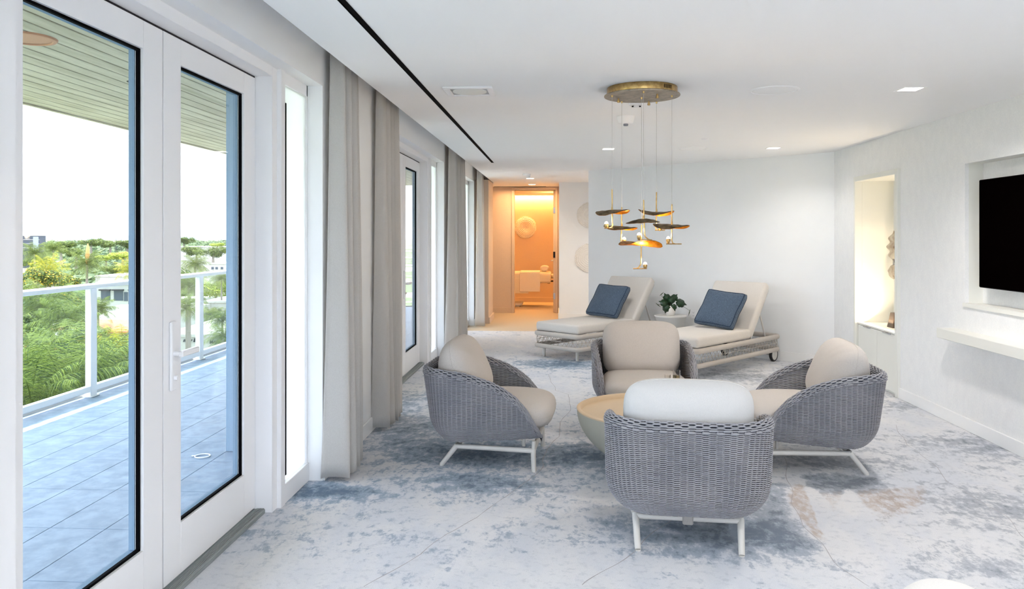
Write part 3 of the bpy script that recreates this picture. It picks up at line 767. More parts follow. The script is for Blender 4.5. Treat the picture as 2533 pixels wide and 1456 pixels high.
def white_chair():
    pk = at_d(2325, 1418, 1.60); hd = R(-33)
    t = thing('lounge_chair', 'white upholstered chair back just poking in at the bottom right', 'armchair', (pk.x, pk.y, 0), hd)
    zt = pk.z
    def fn(u, v):
        a = 2 * PI * u; x = math.copysign(abs(math.cos(a)) ** .8, math.cos(a)); z = math.copysign(abs(math.sin(a)) ** .8, math.sin(a)); ph = -PI / 2 + PI * v
        r = max(0, math.cos(ph)) ** .6
        return (.135 * x * r, .29 * math.sin(ph), zt - .268 + .22 * z * r)
    mb = MB(); mb.grid(fn, 48, 25, cu=True); mb.build('backrest', M['cushion_white'], t, ang=180)
    mb = MB(); mb.box((.06, -.30, .22), (.62, .30, .42), .07, seg=4); mb.build('seat', M['cushion_white'], t)
    for x, y in ((-.05, -.25), (-.05, .25), (.55, -.25), (.55, .25)): MB().tube([(x, y, 0), (x, y, .25)], .018, 10).build('leg', M['metal'], t)
white_chair()

# ------------------------------------------------------------------ bowl table and glasses
TC = Vector((.62, 5.22, 0))
t = thing('coffee_table', 'round bowl shaped coffee table with sandy recessed top between armchairs', 'table', TC)
prof = [(0, 0), (.13, 0), (.145, .004)] 
for i in range(1, 15):
    a = i / 14; prof.append((.145 + (.515 - .145) * math.sin(a * PI / 2) ** .92, .004 + .376 * a ** 1.22))
MB().lathe(prof, 72).build('bowl_base', M['stone_side'], t)
MB().lathe([(.515, .380), (.517, .388), (.510, .393), (.493, .393), (.489, .388), (.484, .362), (.470, .357), (0, .357)], 72).build('table_top', M['stone_top'], t)
def tumbler(label, loc, r, h, fill):
    t = thing('drinking_glass', label, 'glass', loc, group=None)
    MB().lathe([(0, 0), (r * .92, 0), (r * .96, .003), (r, h), (r - .0016, h), (r * .93 - .0012, .012), (0, .010)], 28).build('glass_body', M['tumbler'], t)
    if fill: MB().lathe([(0, .0105), (r * .93 - .0016, .0125), (r * .93 + (r * .07) * fill - .0022, h * fill), (0, h * fill)], 28).build('drink', M['liquid'], t)
tumbler('taller tumbler of pale wine on the bowl table', (.815, 5.585, .358), .026, .226, .84)
tumbler('shorter empty tumbler beside the glass of pale wine', (.752, 5.58, .358), .0205, .192, 0)

# ------------------------------------------------------------------ loungers
def lounger_proto(label):
    t = thing('chaise_lounge', label, 'lounger', group='pair of chaise longues against the slanted wall')
    Wd, L = .72, 1.86
    def ringpath(z, r=.05, inset=0):
        pts = []; n = 6
        for cx, cy, a0 in ((Wd - r, r, -90), (Wd - r, L - r, 0), (r, L - r, 90), (r, r, 180)):
            for i in range(n + 1):
                a = R(a0 + 90 * i / n); pts.append((cx + (r - inset) * math.cos(a), cy + (r - inset) * math.sin(a), z))
        return pts
    MB().tube(ringpath(.303), .030, 10, closed=True, sq=(.75, 1.0)).build('upper_rail', M['rope'], t)
    MB().tube(ringpath(.148), .028, 10, closed=True, sq=(.75, 1.0)).build('lower_rail', M['rope'], t)
    mb = MB()
    path = ringpath(0, .05, .004); path = [Vector(p) for p in path] + [Vector(path[0])]
    acc = [0]
    for i in range(len(path) - 1): acc.append(acc[-1] + (path[i + 1] - path[i]).length)
    def at(s):
        s = s % acc[-1]
        for i in range(len(path) - 1):
            if acc[i + 1] >= s:
                return path[i].lerp(path[i + 1], (s - acc[i]) / max(1e-6, acc[i + 1] - acc[i]))
        return path[-1]
    n = 72; st = acc[-1] / n
    mid = []
    for tier, (z0, z1) in enumerate(((.172, .225), (.225, .278))):
        pts = []
        for i in range(2 * n):
            p = at(i * st / 2); pts.append((p.x, p.y, (z0, z1)[i % 2] if tier == 0 else (z1, z0)[i % 2]))
        mb.tube(pts, .0032, 5, closed=True)
    mb.tube([(at(i * st).x, at(i * st).y, .225) for i in range(n)], .003, 5, closed=True)
    mb.build('rope_lattice', M['rope'], t)
    for x in (.085, Wd - .085):
        MB().tube([(x, .085, .148), (x, .085, .002)], [.021, .019], 14).build('leg', M['metal'], t)
    for x in (.03, Wd - .03):
        o = MB(); T_ = TR((x, L - .09, .085)) @ RY(PI / 2)
        o.lathe([(.062, -.016), (.078, -.018), (.085, -.010), (.085, .010), (.078, .018), (.062, .016)], 32, T=T_)
        w = o.build('wheel', M['rubber'], t)
        MB().lathe([(0, -.019), (.012, -.019), (.013, -.0165), (.066, -.0165), (.068, 0), (.066, .0165), (.013, .0165), (.012, .019), (0, .019)], 32, T=T_).build('hub', M['metal'], w)
    mb = MB()
    for y in (.3, .7, 1.1): mb.box((.03, y, .285), (Wd - .03, y + .05, .305), .003)
    mb.tube([(.03, L - .09, .085), (Wd - .03, L - .09, .085)], .012, 10)
    for x in (.06, Wd - .06): mb.box((x - .015, L - .12, .085), (x + .015, L - .06, .14), .003)
    mb.build('cross_slats', M['metal'], t)
    hy = L - .70
    mb = MB(); mb.box((.006, .005, .333), (Wd - .006, hy + .02, .448), .034, seg=4); mb.build('seat_mattress', M['mattress'], t)
    ang = R(52); Tb = TR((0, hy + .035, .335)) @ RX(ang)
    mb = MB(); mb.box((.006, -.01, 0), (Wd - .006, .735, .115), .034, seg=4, T=Tb); mb.build('back_mattress', M['mattress'], t)
    mb = MB(); mb.box((.03, 0, -.03), (Wd - .03, .70, -.004), .004, T=Tb)
    top = Tb @ Vector((0, .42, -.02))
    for x in (.07, Wd - .07): mb.tube([(x, top.y, top.z), (x, top.y + .17, .30)], .010, 8)
    mb.build('back_support', M['metal'], t)
    return t, hy, Tb
lz = math.atan2(-WN.x, WN.y) + PI     # local +y runs to the wall
def wallpt(s, d, z=0): return P0 + WD * s + WN * d + Vector((0, 0, z))
GL = 'pair of chaise longues against the slanted wall'
l1, HYL, TB = lounger_proto('left chaise longue with pale mattress, in front of the corridor')
ry = math.atan2((-WN).y, (-WN).x) - PI / 2     # rotation taking local +y to -WN
S1, S2 = -3.03, -1.375
def place_l(o, s): o.location = wallpt(s, 1.86 + .05); o.rotation_euler = (0, 0, ry)
place_l(l1, S1)
l2 = dup(l1, wallpt(S2, 1.91), ry, 'right chaise longue with wheel showing, nearest the niche')
def pillow(label, s, cx, dz, spin):
    t = bpy.data.objects.new('throw_pillow', None)
    a, th = .240, .058
    def fn(u, v):
        q = 2 * PI * u; ph = -PI / 2 + PI * v; r = max(0, math.cos(ph)) ** .42; d = math.sin(ph)
        c, si = math.cos(q), math.sin(q); k = 1 / max(abs(c), abs(si)) ; k = min(k, 1.39)
        k *= 1 - .035 * (1 - abs(math.sin(2 * q))) 
        dd = math.copysign(abs(d) ** .8, d)
        return (c * k * a * 1.08 * r, dd * th * (1.25 - .25 * r) + .004 * math.sin(7 * q) * (1 - abs(d)), si * k * a * r)
    T_ = TR((cx, HYL - .115, .462 + dz)) @ RX(R(-37)) @ RY(spin)
    mb = MB(); mb.grid(fn, 80, 21, cu=True, T=T_)
    o = mb.build('throw_pillow', M['blue'], ang=180)
    o.location = wallpt(s, 1.91); o.rotation_euler = (0, 0, ry)
    for e in (.33, .67):
        m2 = MB(); m2.tube([Vector(fn(i / 80, e)) * 1.012 for i in range(80)], .0045, 6, closed=True, T=T_); m2.build('piping', M['pipe'], o)
    tag(o, label, 'pillow', 'denim blue pillows on the chaise longues')
pillow('denim blue square pillow on the left chaise longue', S1, .36, .205, R(2))
pillow('denim blue square pillow on the right chaise longue', S2, .385, .205, R(5))

# side table, plant, outlet
ST = wallpt(-2.02, .36)
o = MB().lathe([(0, 0), (.10, 0), (.10, .02), (.108, .04), (.205, .464), (.212, .470), (.212, .481), (.207, .485), (0, .485)], 48).build('side_table', M['plaster'])
o.location = ST; tag(o, 'round white tapered side table between the two chaise longues', 'table')
t = thing('potted_plant', 'small dark green monstera in a white pot on the side table', 'plant', (ST.x - .01, ST.y - .03, .485))
po = MB().lathe([(0, 0), (.048, 0), (.058, .01), (.071, .05), (.070, .09), (.058, .128), (.053, .130), (.054, .122), (.060, .11), (0, .11)], 32).build('pot', M['ceramic'], t)
MB().lathe([(0, .116), (.058, .112), (.058, .105)], 24).build('soil', M['soil'], po)
def mleaf(L):
    out = []
    for k in range(33):
        a = -PI + 2 * PI * k / 32
        r = .5 * (1 + .55 * math.cos(a) ** 3 * (a != 0)) if False else ((.36 + .20 * abs(math.cos(a / 2)) ** 1.5))
        if k % 4 == 2 and 4 < k < 28: r *= .90
        x = r * math.sin(a) * .95; y = .36 + r * math.cos(a)
        out.append((x * L, y * L))
    out[16] = (0, 1.12 * L); out[0] = (0, .10 * L); out[32] = (0, .10 * L)
    return out
def add_leaf(base, tip_dir, up, L):
    y = Vector(tip_dir).normalized(); z = Vector(up); z = (z - y * z.dot(y)).normalized(); x = y.cross(z)
    T_ = Matrix(((x.x, y.x, z.x, base[0]), (x.y, y.y, z.y, base[1]), (x.z, y.z, z.z, base[2]), (0, 0, 0, 1)))
    pl = mleaf(L); n = len(pl)
    vs = [(0, .45 * L, .012)] + [(a, b, -.5 * a * a / L - .25 * max(0, b - .5 * L) ** 2 / L) for a, b in pl]
    fs = [(0, i, i + 1) for i in range(1, n)]
    mb = MB(); mb.add(vs, fs, T=T_); o = mb.build('leaf', M['leaf'], t, ang=180)
    s = o.modifiers.new('blade', 'SOLIDIFY'); s.thickness = .0015
rt = Vector((CS, SN, 0)); fw = Vector((-SN, CS, 0))
zc_t = ST.x * -SN + ST.y * CS
def pp(px, py, dd=0): # pixel to plant-local at side table depth
    q = at_d(px, py, zc_t - .03 + dd); return q - Vector((ST.x - .01, ST.y - .03, .485))
for (bx, by, tx, ty, dd, ud, L) in ((1655, 745, 1644, 726, -.02, (-.2, -1, .4), .115), (1662, 742, 1674, 729, .03, (.3, -.8, .6), .10), (1652, 752, 1632, 745, -.04, (0, -1, .5), .115),
        (1672, 745, 1699, 753, 0, (.1, -1, .6), .14), (1658, 750, 1662, 738, -.05, (0, -1, .3), .11), (1650, 752, 1645, 775, -.05, (-.4, -1, .1), .115), (1660, 755, 1650, 742, .0, (0, -1, .4), .13),
        (1664, 752, 1668, 763, -.06, (0, -1, .2), .09)):
    a, b = pp(bx, by, dd), pp(tx, ty, dd); add_leaf(a, b - a, ud, L)
mb = MB(); b0 = Vector((0, 0, .11))
for (mx, my, ex, ey) in ((1650, 748, 1634, 728), (1645, 752, 1627, 753), (1690, 757, 1706, 768), (1655, 742, 1645, 728), (1668, 742, 1675, 745)):
    e = pp(ex, ey, -.03); m_ = pp(mx, my, -.03); mb.tube([b0, b0.lerp(m_, .6) + Vector((0, 0, .02)), m_, e], [.003, .0028, .0022, .0018], 6)
for (ax, ay, bx, by) in ((1632, 731, 1642, 722), (1622, 749, 1634, 759), (1707, 765, 1703, 781)):
    a, b = pp(ax, ay, -.03), pp(bx, by, -.03); mb.tube([a, a.lerp(b, .5), b], [.002, .006, .001], 6)
mb.build('stems', M['stem'], t)
def outlet():
    # find s along slanted wall where px=1716
    best = min(((abs((lambda q: CX + F * (CS * q.x + SN * q.y) / (-SN * q.x + CS * q.y) - 1716)(wallpt(s, 0))), s) for s in [-.5 - i * .005 for i in range(400)]))
    s = best[1]; q = wallpt(s, 0); zc = -SN * q.x + CS * q.y; z = H - (777 - HY) * zc / F
    root = thing('wall_outlet', 'white wall outlet beside the side table', 'outlet', (q.x, q.y, z), math.atan2(WD.y, WD.x))
    mb = MB(); mb.box((-.036, -.006, -.058), (.036, 0, .058), .003); mb.build('cover_plate', M['white'], root)
    for zz in (-.02, .02):
        mb = MB()
        for xx in (-.007, .007): mb.box((xx - .0015, -.0065, zz), (xx + .0015, -.0055, zz + .009))
        mb.box((-.002, -.0065, zz - .008), (.002, -.0055, zz - .004))
        mb.build('socket', M['gap'], root, smooth=False)
outlet()

# ------------------------------------------------------------------ shell reliefs
def relief(label, loc, rad, mat, seed, group):
    def fn(u, v):
        a = 2 * PI * u; r = v * rad * (1 + .014 * math.sin(7 * a + seed) + .008 * math.sin(19 * a) + .012 * math.sin(43 * a + seed))
        fl = .0035 * math.sin(a * 52) * max(0, (v - .55) / .45) + .0028 * math.sin(v * 46 + .5 * math.sin(5 * a)) * (.5 + .5 * v)
        return (r * math.cos(a), -.014 - .016 * math.sin(v * PI * .9) - fl if v < .99 else 0, r * math.sin(a))
    mb = MB(); mb.grid(fn, 312, 60, cu=True); o = mb.build('shell_wall_art', mat, ang=180); o.location = loc
    tag(o, label, 'wall art', group)
GRP = 'fluted shell reliefs on the walls'
relief('upper white fluted shell relief, half hidden by the slanted wall edge', (.52, 14.36, 1.915), .235, M['art'], 1, GRP)
relief('lower white fluted shell relief, half hidden by the slanted wall edge', (.51, 14.36, 1.135), .26, M['art'], 2, GRP)
q = at_d(1299, 562, 18.0)
relief('amber lit fluted shell relief inside the treatment room', (q.x, 18.145, q.z), .25, M['art'], 3, GRP)

# ------------------------------------------------------------------ right wall: niche, television, shelf
t = thing('niche_cabinet', 'low white two door cabinet inside the lit niche', 'cabinet', (XR, NY0, 0))
w_ = NY1 - NY0
mb = MB(); mb.box((.02, .012, 0), (.375, w_ - .008, .585)); mb.build('carcass', M['cream'], t, smooth=False)
mb = MB(); mb.box((.002, .012, .585), (.378, w_ - .008, .602), .002); mb.build('countertop', M['cream'], t)
for i in range(2):
    a = .014 + i * (w_ - .022) / 2
    mb = MB(); mb.box((.004, a, .02), (.02, a + (w_ - .022) / 2 - .004, .578), .002); d = mb.build('door', M['cream'], t)
    c = a + (w_ - .022) / 4
    mb = MB(); mb.box((-.008, c - .09, .570), (.006, c + .09, .580), .003); mb.build('pull', M['steel'], d)
def sculpture():
    t = thing('wall_sculpture', 'silvered bronze rippled leaf sculpture on the niche back wall', 'sculpture', (XR + .29, 8.44, 0))
    def fn(u, v):
        a = 2 * PI * u; ph = PI * v; w = math.sin(ph) ** .7 * (.13 + .012 * math.sin(26 * v + 1))
        return (.03 * math.sin(a) * math.sin(ph) + .012 * math.sin(22 * v), w * math.cos(a), 1.495 + .265 - .53 * v * .98 + .0)
    q0 = at_d(2206, 596, 8.9); 
    def f2(u, v):
        p = fn(u, v); return (p[0], p[1], 1.49 - .265 + (p[2] - 1.495 + .265) * .66 + .015)
    mb = MB(); mb.grid(f2, 40, 40, cu=True); mb.build('upper_leaf', M['bronze'], t, ang=180)
    def f3(u, v):
        a = 2 * PI * u; ph = PI * v; w = math.sin(ph) ** .6 * (.125 + .01 * math.sin(18 * v))
        return (.03 * math.sin(a) * math.sin(ph), w * math.cos(a), 1.235 - .16 * v)
    mb = MB(); mb.grid(f3, 40, 24, cu=True); mb.build('lower_leaf', M['bronze'], t, ang=180)
    mb = MB(); mb.tube([(0, 0, 1.10), (0, 0, 1.5)], .008, 8); mb.tube([(0, 0, 1.2), (.09, 0, 1.2)], .008, 8); mb.build('stem', M['bronze'], t)
sculpture()
o = MB()
o.add([(-.06, -.07, 0), (.06, -.07, 0), (.06, .07, 0), (-.06, .07, 0), (-.035, -.045, .15), (.035, -.045, .15), (.035, .045, .15), (-.035, .045, .15)], [(0, 3, 2, 1), (4, 5, 6, 7), (0, 1, 5, 4), (1, 2, 6, 5), (2, 3, 7, 6), (3, 0, 4, 7)])
o = o.build('decor_block', M['brown'], smooth=False); o.location = (XR + .2, 8.17, .602); tag(o, 'small dark brown tapered block on the niche countertop', 'ornament')
t = thing('television', 'black flat screen television in the wall recess', 'television', (XR, 5.53, 1.55))
mb = MB(); mb.box((.03, -.73, -.415), (.075, .73, .415), .006); mb.build('bezel', M['black'], t)
mb = MB(); mb.box((.0285, -.722, -.407), (.031, .722, .409)); mb.build('screen', M['screen'], t, smooth=False)
mb = MB(); mb.box((.075, -.2, -.2), (.135, .2, .2)); mb.build('bracket', M['black'], t, smooth=False)
mb = MB(); mb.box((XR - .14, 4.4, .705), (XR, 6.58, .785), .004)
tag(mb.build('floating_shelf', M['cream']), 'long cream floating shelf below the television', 'shelf')

# ------------------------------------------------------------------ ceiling fittings
mb = MB()
mb.box((-.934, YB + .2, CZ - .004), (-.930, 10.46, CZ - .0005)); mb.box((-.906, YB + .2, CZ - .004), (-.902, 10.46, CZ - .0005)); mb.box((-.930, YB + .2, CZ - .0018), (-.906, 10.46, CZ - .0006))
tag(mb.build('ceiling_slot_diffuser', M['black'], smooth=False), 'long thin black slot diffuser running along the ceiling', 'air diffuser')
t = thing('ceiling_access_box', 'square white recessed ceiling box with round disc inside', 'ceiling fitting', (-.62, 5.28, CZ))
mb = MB(); a, b = .165, .125
for q in (((-a, -a), (a, -b)), ((-a, b), (a, a)), ((-a, -b), (-b, b)), ((b, -b), (a, b))): mb.box((q[0][0], q[0][1], -.014), (q[1][0], q[1][1], 0), .004)
mb.build('frame', M['white'], t)
mb = MB(); mb.box((-b, -b, -.004), (b, b, -.001)); mb.build('backing', plain('recess_shade_grey', (186, 186, 188), .6), t, smooth=False)  # grey backing paints in the shade of a deep recess
mb = MB().lathe([(0, -.003), (.115, -.003), (.115, -.010), (.10, -.013), (0, -.013)], 40); mb.build('disc', M['cream'], t)
def downlight(label, x, y, mat, e, col, grp, spot=True, size=R(150)):
    t = thing('downlight', label, 'ceiling light', (x, y, CZ), group=grp)
    mb = MB(); a, b = .078, .062
    for q in (((-a, -a), (a, -b)), ((-a, b), (a, a)), ((-a, -b), (-b, b)), ((b, -b), (a, b))): mb.box((q[0][0], q[0][1], -.003), (q[1][0], q[1][1], .0), .001)
    mb.build('trim_ring', M['white'], t)
    mb = MB(); mb.box((-b, -b, -.002), (b, b, -.0005)); mb.build('lens', mat, t, smooth=False)
    l = light('downlight_lamp', 'SPOT', (x, y, CZ - .03), e, col, spot_size=size, spot_blend=.8, shadow_soft_size=.06)
    return t
DG = 'square recessed downlights'
WH = (1, .95, .89)
EL = 46
downlight('square downlight nearest the television wall', 2.345, 5.407, M['lamp'], EL, WH, DG)
downlight('square downlight left of the chandelier cords, over the left chaise', .535, 8.9, M['lamp'], EL * .6, WH, DG)
downlight('square downlight over the right chaise longue', 2.38, 8.93, M['lamp'], EL * .32, WH, DG)
downlight('square downlight at the mouth of the corridor', -.53, 13.35, M['lamp_warm'], 16, (1, .8, .55), DG)
downlight('square downlight just before the treatment room door', -.556, 14.92, M['lamp_warm'], 20, (1, .68, .36), DG)
for x, y in ((1.4, 13.0), (2.5, 12.6), (.535, 1.9), (2.345, 1.9), (.535, -1.6), (2.345, -1.6)):  # unseen downlights, added to brighten the room and the space beyond
    downlight('added square downlight out of view for extra light', x, y, M['lamp'], EL * .72, WH, DG)
def ceil_round(name, label, cat, px, py, r, prof, mat, grp=None):
    p = at_z(px, py, CZ); o = MB().lathe(prof, 40).build(name, mat); o.location = p; return tag(o, label, cat, grp)
SP = [(0, -.004), (.138, -.004), (.141, -.0015), (.147, -.0015), (.150, -.006), (.163, -.005), (.166, 0)]
SG = 'round ceiling speakers'
ceil_round('ceiling_speaker', 'nearer round flush ceiling speaker, right of the chandelier', 'speaker', 1915, 223, .16, SP, M['ceil'], SG)
ceil_round('ceiling_speaker', 'farther faint round ceiling speaker between two downlights', 'speaker', 1713, 367, .16, SP, M['ceil'], SG)
p = at_z(1548, 288, CZ)
t = thing('smoke_detector', 'white round smoke detector behind the chandelier cords', 'smoke detector', p)
MB().lathe([(0, -.062), (.05, -.060), (.062, -.05), (.074, 0), (0, 0)], 36).build('housing', M['white'], t)
MB().lathe([(0, -.078), (.016, -.078), (.02, -.074), (.02, -.06), (0, -.06)], 20).build('sensor_cap', plain('sensor_grey', (132, 136, 148), .5), t)
o = MB().lathe([(0, -.012), (.03, -.010), (.042, 0)], 28).build('ceiling_sprinkler', M['white']); o.location = at_z(1744, 343, CZ); tag(o, 'tiny round white sprinkler cover on the ceiling near the slanted wall', 'sprinkler')
t = thing('ceiling_camera', 'small white camera dome on the ceiling just beyond the canopy', 'camera', at_z(1573, 255, CZ))
MB().lathe([(0, -.03), (.03, -.028), (.05, -.015), (.055, 0)], 24).build('housing', M['white'], t)
for s_ in (-.045, .045): MB().lathe([(0, -.036), (.006, -.035), (.007, -.026), (0, -.026)], 14, T=TR((s_ * .6, -.035, 0))).build('lens', M['gap'], t)
o = MB().lathe([(0, -.004), (.05, -.004), (.055, 0)], 24).build('ceiling_sprinkler', M['white']); o.location = at_z(1300, 420, CZ); tag(o, 'flat round sprinkler cover ahead of the corridor downlights', 'sprinkler')
t = thing('wall_washer', 'small white angled spotlight before the corridor downlights', 'ceiling light', at_z(1303, 430, CZ))
MB().lathe([(0, -.03), (.06, -.03), (.065, 0)], 24).build('mount', M['white'], t)
MB().tube([(-.01, 0, -.03), (.05, 0, -.055)], .022, 12).build('head', M['white'], t)

# ------------------------------------------------------------------ chandelier
PC = at_z(1588, 239, 2.462)
t = thing('chandelier', 'brass chandelier of six hanging lily pad leaves', 'chandelier', (PC.x, PC.y, CZ))
Rp = .250
can = MB().lathe([(0, 0), (.231, 0), (.233, -.004), (.233, -.045), (.231, -.049)], 64).build('canopy', M['brass'], t)
mb = MB()
for k in range(6):
    a = R(-62 + k * 3.0); mb.box((-.0022, -.001, -.036), (.0022, .002, -.012), T=RZ(a + PI / 2 + PSI) @ TR((0, -.2335, 0)))
mb.build('vent_slots', M['black'], can, smooth=False)
MB().lathe([(Rp - .02, -.047), (Rp, -.049), (Rp + .002, -.053), (Rp, -.0575), (0, -.0575)], 64).build('canopy_plate', M['plate'], t)
for px, py in ((1530, 244), (1605, 251), (1626, 233)):
    q = at_z(px, py, 2.462) - PC
    MB().lathe([(0, -.028), (.009, -.027), (.010, -.014), (.006, -.013), (.006, 0)], 12, T=TR((q.x, q.y, -.0575))).build('finial', M['brass'], t)
def chand_pendant(ax, ay, rodtop, rodbot, leaf_c, leaf_l, leaf_r, plate, bulb, bend, wid, roll):
    anchor = at_z(ax, ay, 2.462); zc = -SN * anchor.x + CS * anchor.y
    org = Vector((PC.x, PC.y, CZ))
    def W(px, py, dd=0): return at_d(px, py, zc + dd) - org
    a = Vector((anchor.x, anchor.y, 2.4625)) - org
    top = W(ax, rodtop); bot = W(plate[2], rodbot)
    pr = MB().tube([top, W(ax + (plate[2] - ax) * .3, rodbot - 14), W(ax + (plate[2] - ax) * .55, rodbot - 7), W(plate[2] + 3 * plate[3], plate[4] - 2), W(plate[2] + 10 * plate[3], plate[4])], [.0042, .0042, .0042, .004, .003], 10)
    pl, prr = W(plate[0], plate[4]), W(plate[1], plate[4])
    pr.tube([pl, pl.lerp(prr, .5), prr], .0034, 8); pr.tube([W(ax, leaf_c[1]) + Vector((0, 0, .022)), W(ax, leaf_c[1]) - Vector((0, 0, .004))], [.0045, .008], 10)
    rod = pr.build('pendant_rod', M['brass'], t)
    MB().tube([a, top], .0011, 5).build('cord', M['cord'], rod)
    MB().tube([a + Vector((0, 0, -.012)), a], [.005, .007], 10).build('cord_grip', M['brass'], rod)
    L, Rr_, Cc = W(*leaf_l), W(*leaf_r), W(*leaf_c)
    def lf(off):
        def fn(u, v):
            x = 2 * u - 1
            base = L * ((1 - x) * -x * .5 + .0) if False else None
            # quadratic through L, C, R
            p = L * (x * (x - 1) / 2) + Cc * (1 - x * x) + Rr_ * (x * (x + 1) / 2)
            w = .74 * wid * max(0, 1 - abs(x) ** 2.4) ** .5 + .0005
            y = (2 * v - 1)
            tw = roll[0] + (roll[1] - roll[0]) * u
            lump = .004 * noise.noise(Vector((x * 3 + ax, y * 2, 1)))
            d = fw * math.cos(tw) + Vector((0, 0, 1)) * math.sin(tw)
            return p + d * (w * y) + Vector((0, 0, 1)) * (bend * .022 * (y * w / (.74 * wid)) ** 2 + lump + off)
        return fn
    mb = MB(); mb.grid(lf(.0012), 40, 13, mi=0); mb.grid(lf(-.0012), 40, 13, mi=1)
    lo = mb.build('leaf', [M['patina'], M['gold_glow']], rod, ang=180)
    b = W(bulb[0], bulb[1] + 6)
    hold = MB().lathe([(0, -.006), (.006, -.005), (.012, .003), (.0145, .016), (.013, .026), (.0115, .027), (0, .02)], 20, T=TR(b)).build('bulb_cup', M['brass'], rod)
    MB().lathe([(0, .016), (.011, .02), (.0125, .028), (.009, .038), (0, .042)], 24, T=TR(b)).build('bulb', M['bulb'], rod)
    light('chandelier_bulb_lamp', 'POINT', org + b + Vector((0, 0, .05)), 1.3, (1, .66, .30), shadow_soft_size=.012)
    return rod
chand_pendant(1514, 236, 468, 564, (1515, 519), (1473, 526), (1558, 521), (1495, 1517, 1516, -1, 564), (1500, 557), -1, .066, (.50, -.42))
chand_pendant(1538, 251, 512, 600, (1535, 559), (1493, 559), (1577, 564), (1532, 1552, 1534, 1, 603), (1544, 595), -1, .064, (.42, -.30))
chand_pendant(1592, 226, 494, 592, (1591, 541), (1548, 552), (1632, 549), (1577, 1613, 1600, 1, 593), (1581, 585), -1, .05, (.10, .06))
chand_pendant(1587, 241, 556, 662, (1584, 607), (1530, 604), (1639, 609), (1566, 1600, 1582, -1, 664), (1596, 657), 1, .072, (.42, -.66))
chand_pendant(1624, 252, 475, 568, (1623, 524), (1579, 518), (1668, 522), (1620, 1645, 1620, 1, 569), (1633, 563), -1, .066, (.40, -.42))
chand_pendant(1662, 236, 505, 600, (1661, 555), (1615, 555), (1706, 559), (1648, 1686, 1661, 1, 603), (1653, 594), -1, .070, (.50, -.34))

# ------------------------------------------------------------------ treatment room contents
t = thing('door_leaf', 'open taupe door leaf seen edge on at the treatment room', 'door', (DX1, YE + .08, 0))
mb = MB(); mb.box((-.042, 0, .008), (0, .82, DZ - .01), .002); d = mb.build('door_panel', M['beige'], t)
mb = MB(); mb.tube([(-.05, .76, 1.02), (-.09, .76, 1.02)], .009, 8); mb.tube([(-.09, .76, 1.02), (-.09, .65, 1.02)], .009, 8); mb.lathe([(0, 0), (.025, 0), (.025, .01), (0, .01)], 16, T=TR((-.042, .76, 1.02)) @ RY(-PI / 2)); mb.build('door_handle', M['steel'], d)
for z in (.33, 1.16, 2.05):
    mb = MB(); mb.box((-.044, -.012, z - .06), (.004, .0, z + .06), .002); mb.build('hinge', M['steel'] if z != 1.16 else M['dark_metal'], t)
t = thing('massage_table', 'cream draped massage table in the amber treatment room', 'massage table', (-1.0, 17.15, 0))
def blanket(u, v):
    a = 2 * PI * v; sx = -.95 + 1.72 * u
    c, s = math.cos(a), math.sin(a)
    y = math.copysign(abs(c) ** .4, c) * .37; z = .635 + math.copysign(abs(s) ** .5, s) * .125
    return (sx, y + .006 * math.sin(9 * sx + 3 * a), z + .008 * math.sin(5 * sx) * (s > 0))
mb = MB(); mb.grid(blanket, 30, 40, cv=True); mb.box((.72, -.32, .54), (.78, .32, .74), .05, seg=3); mb.box((-.95, -.38, .30), (.30, -.365, .62), .005)
mb.box((-.95, -.33, .52), (.77, .33, .70), .03, seg=2); mb.build('blanket', M['sheet'], t)
mb = MB(); mb.tube([(.80, -.10 + .1, .65), (1.02, 0, .65)], .001, 4); mb.grid(lambda u, v: (.90 + (.10 + .05 * math.cos(2 * PI * v)) * math.cos(2 * PI * u), (.10 + .05 * math.cos(2 * PI * v)) * math.sin(2 * PI * u), .655 + .05 * math.sin(2 * PI * v)), 24, 12, cu=True, cv=True); mb.build('headrest', M['sheet'], t)
mb = MB(); mb.box((.70, -.10, .535), (.98, .10, .56), .005); mb.box((.70, -.13, .50), (.76, .13, .54), .005); mb.build('headrest_bracket', M['dark_metal'], t)
mb = MB(); mb.box((.30, -.16, .42), (.37, .16, .54), .005); mb.tube([(-.5, 0, .08), (-.2, 0, .5)], .03, 10); mb.tube([(-.1, 0, .08), (-.45, 0, .5)], .03, 10); mb.build('lift_column', M['dark_metal'], t)
mb = MB(); mb.box((-.95, -.30, .03), (.16, .30, .09), .01); mb.box((-.9, -.27, 0), (.1, .27, .03)); mb.build('base_plate', M['metal'], t)
t2 = MB()
t2.box((-.42, -.405, .34), (.02, -.385, .74), .006); t2.grid(lambda u, v: (-.42 + .44 * u, -.39 + .77 * v, .768 + .01 * math.sin(PI * v) - .02 * abs(2 * v - 1) ** 6), 12, 16)
o = t2.build('draped_towel', M['towel']); o.location = (-.47, 17.15, 0); s_ = o.modifiers.new('pile', 'SOLIDIFY'); s_.thickness = .008; tag(o, 'cream folded towel hanging over the massage table side', 'towel')
o = MB()
def roll(u, v):
    a = 2 * PI * v; r = .075 * (1 + .05 * math.sin(3 * a)); e = min(1, 6 * min(u, 1 - u) + .75)
    return (1.25 * r * math.cos(a) * e, -.15 + .3 * u, r * math.sin(a) * .85 * e)
o.grid(roll, 14, 28, cv=True); o.add([roll(0, j / 28) for j in range(28)], [tuple(range(28))]); o = o.build('rolled_towel', M['towel']); o.location = (-.36, 17.1, .832); tag(o, 'cream rolled towel resting on the massage table', 'towel')

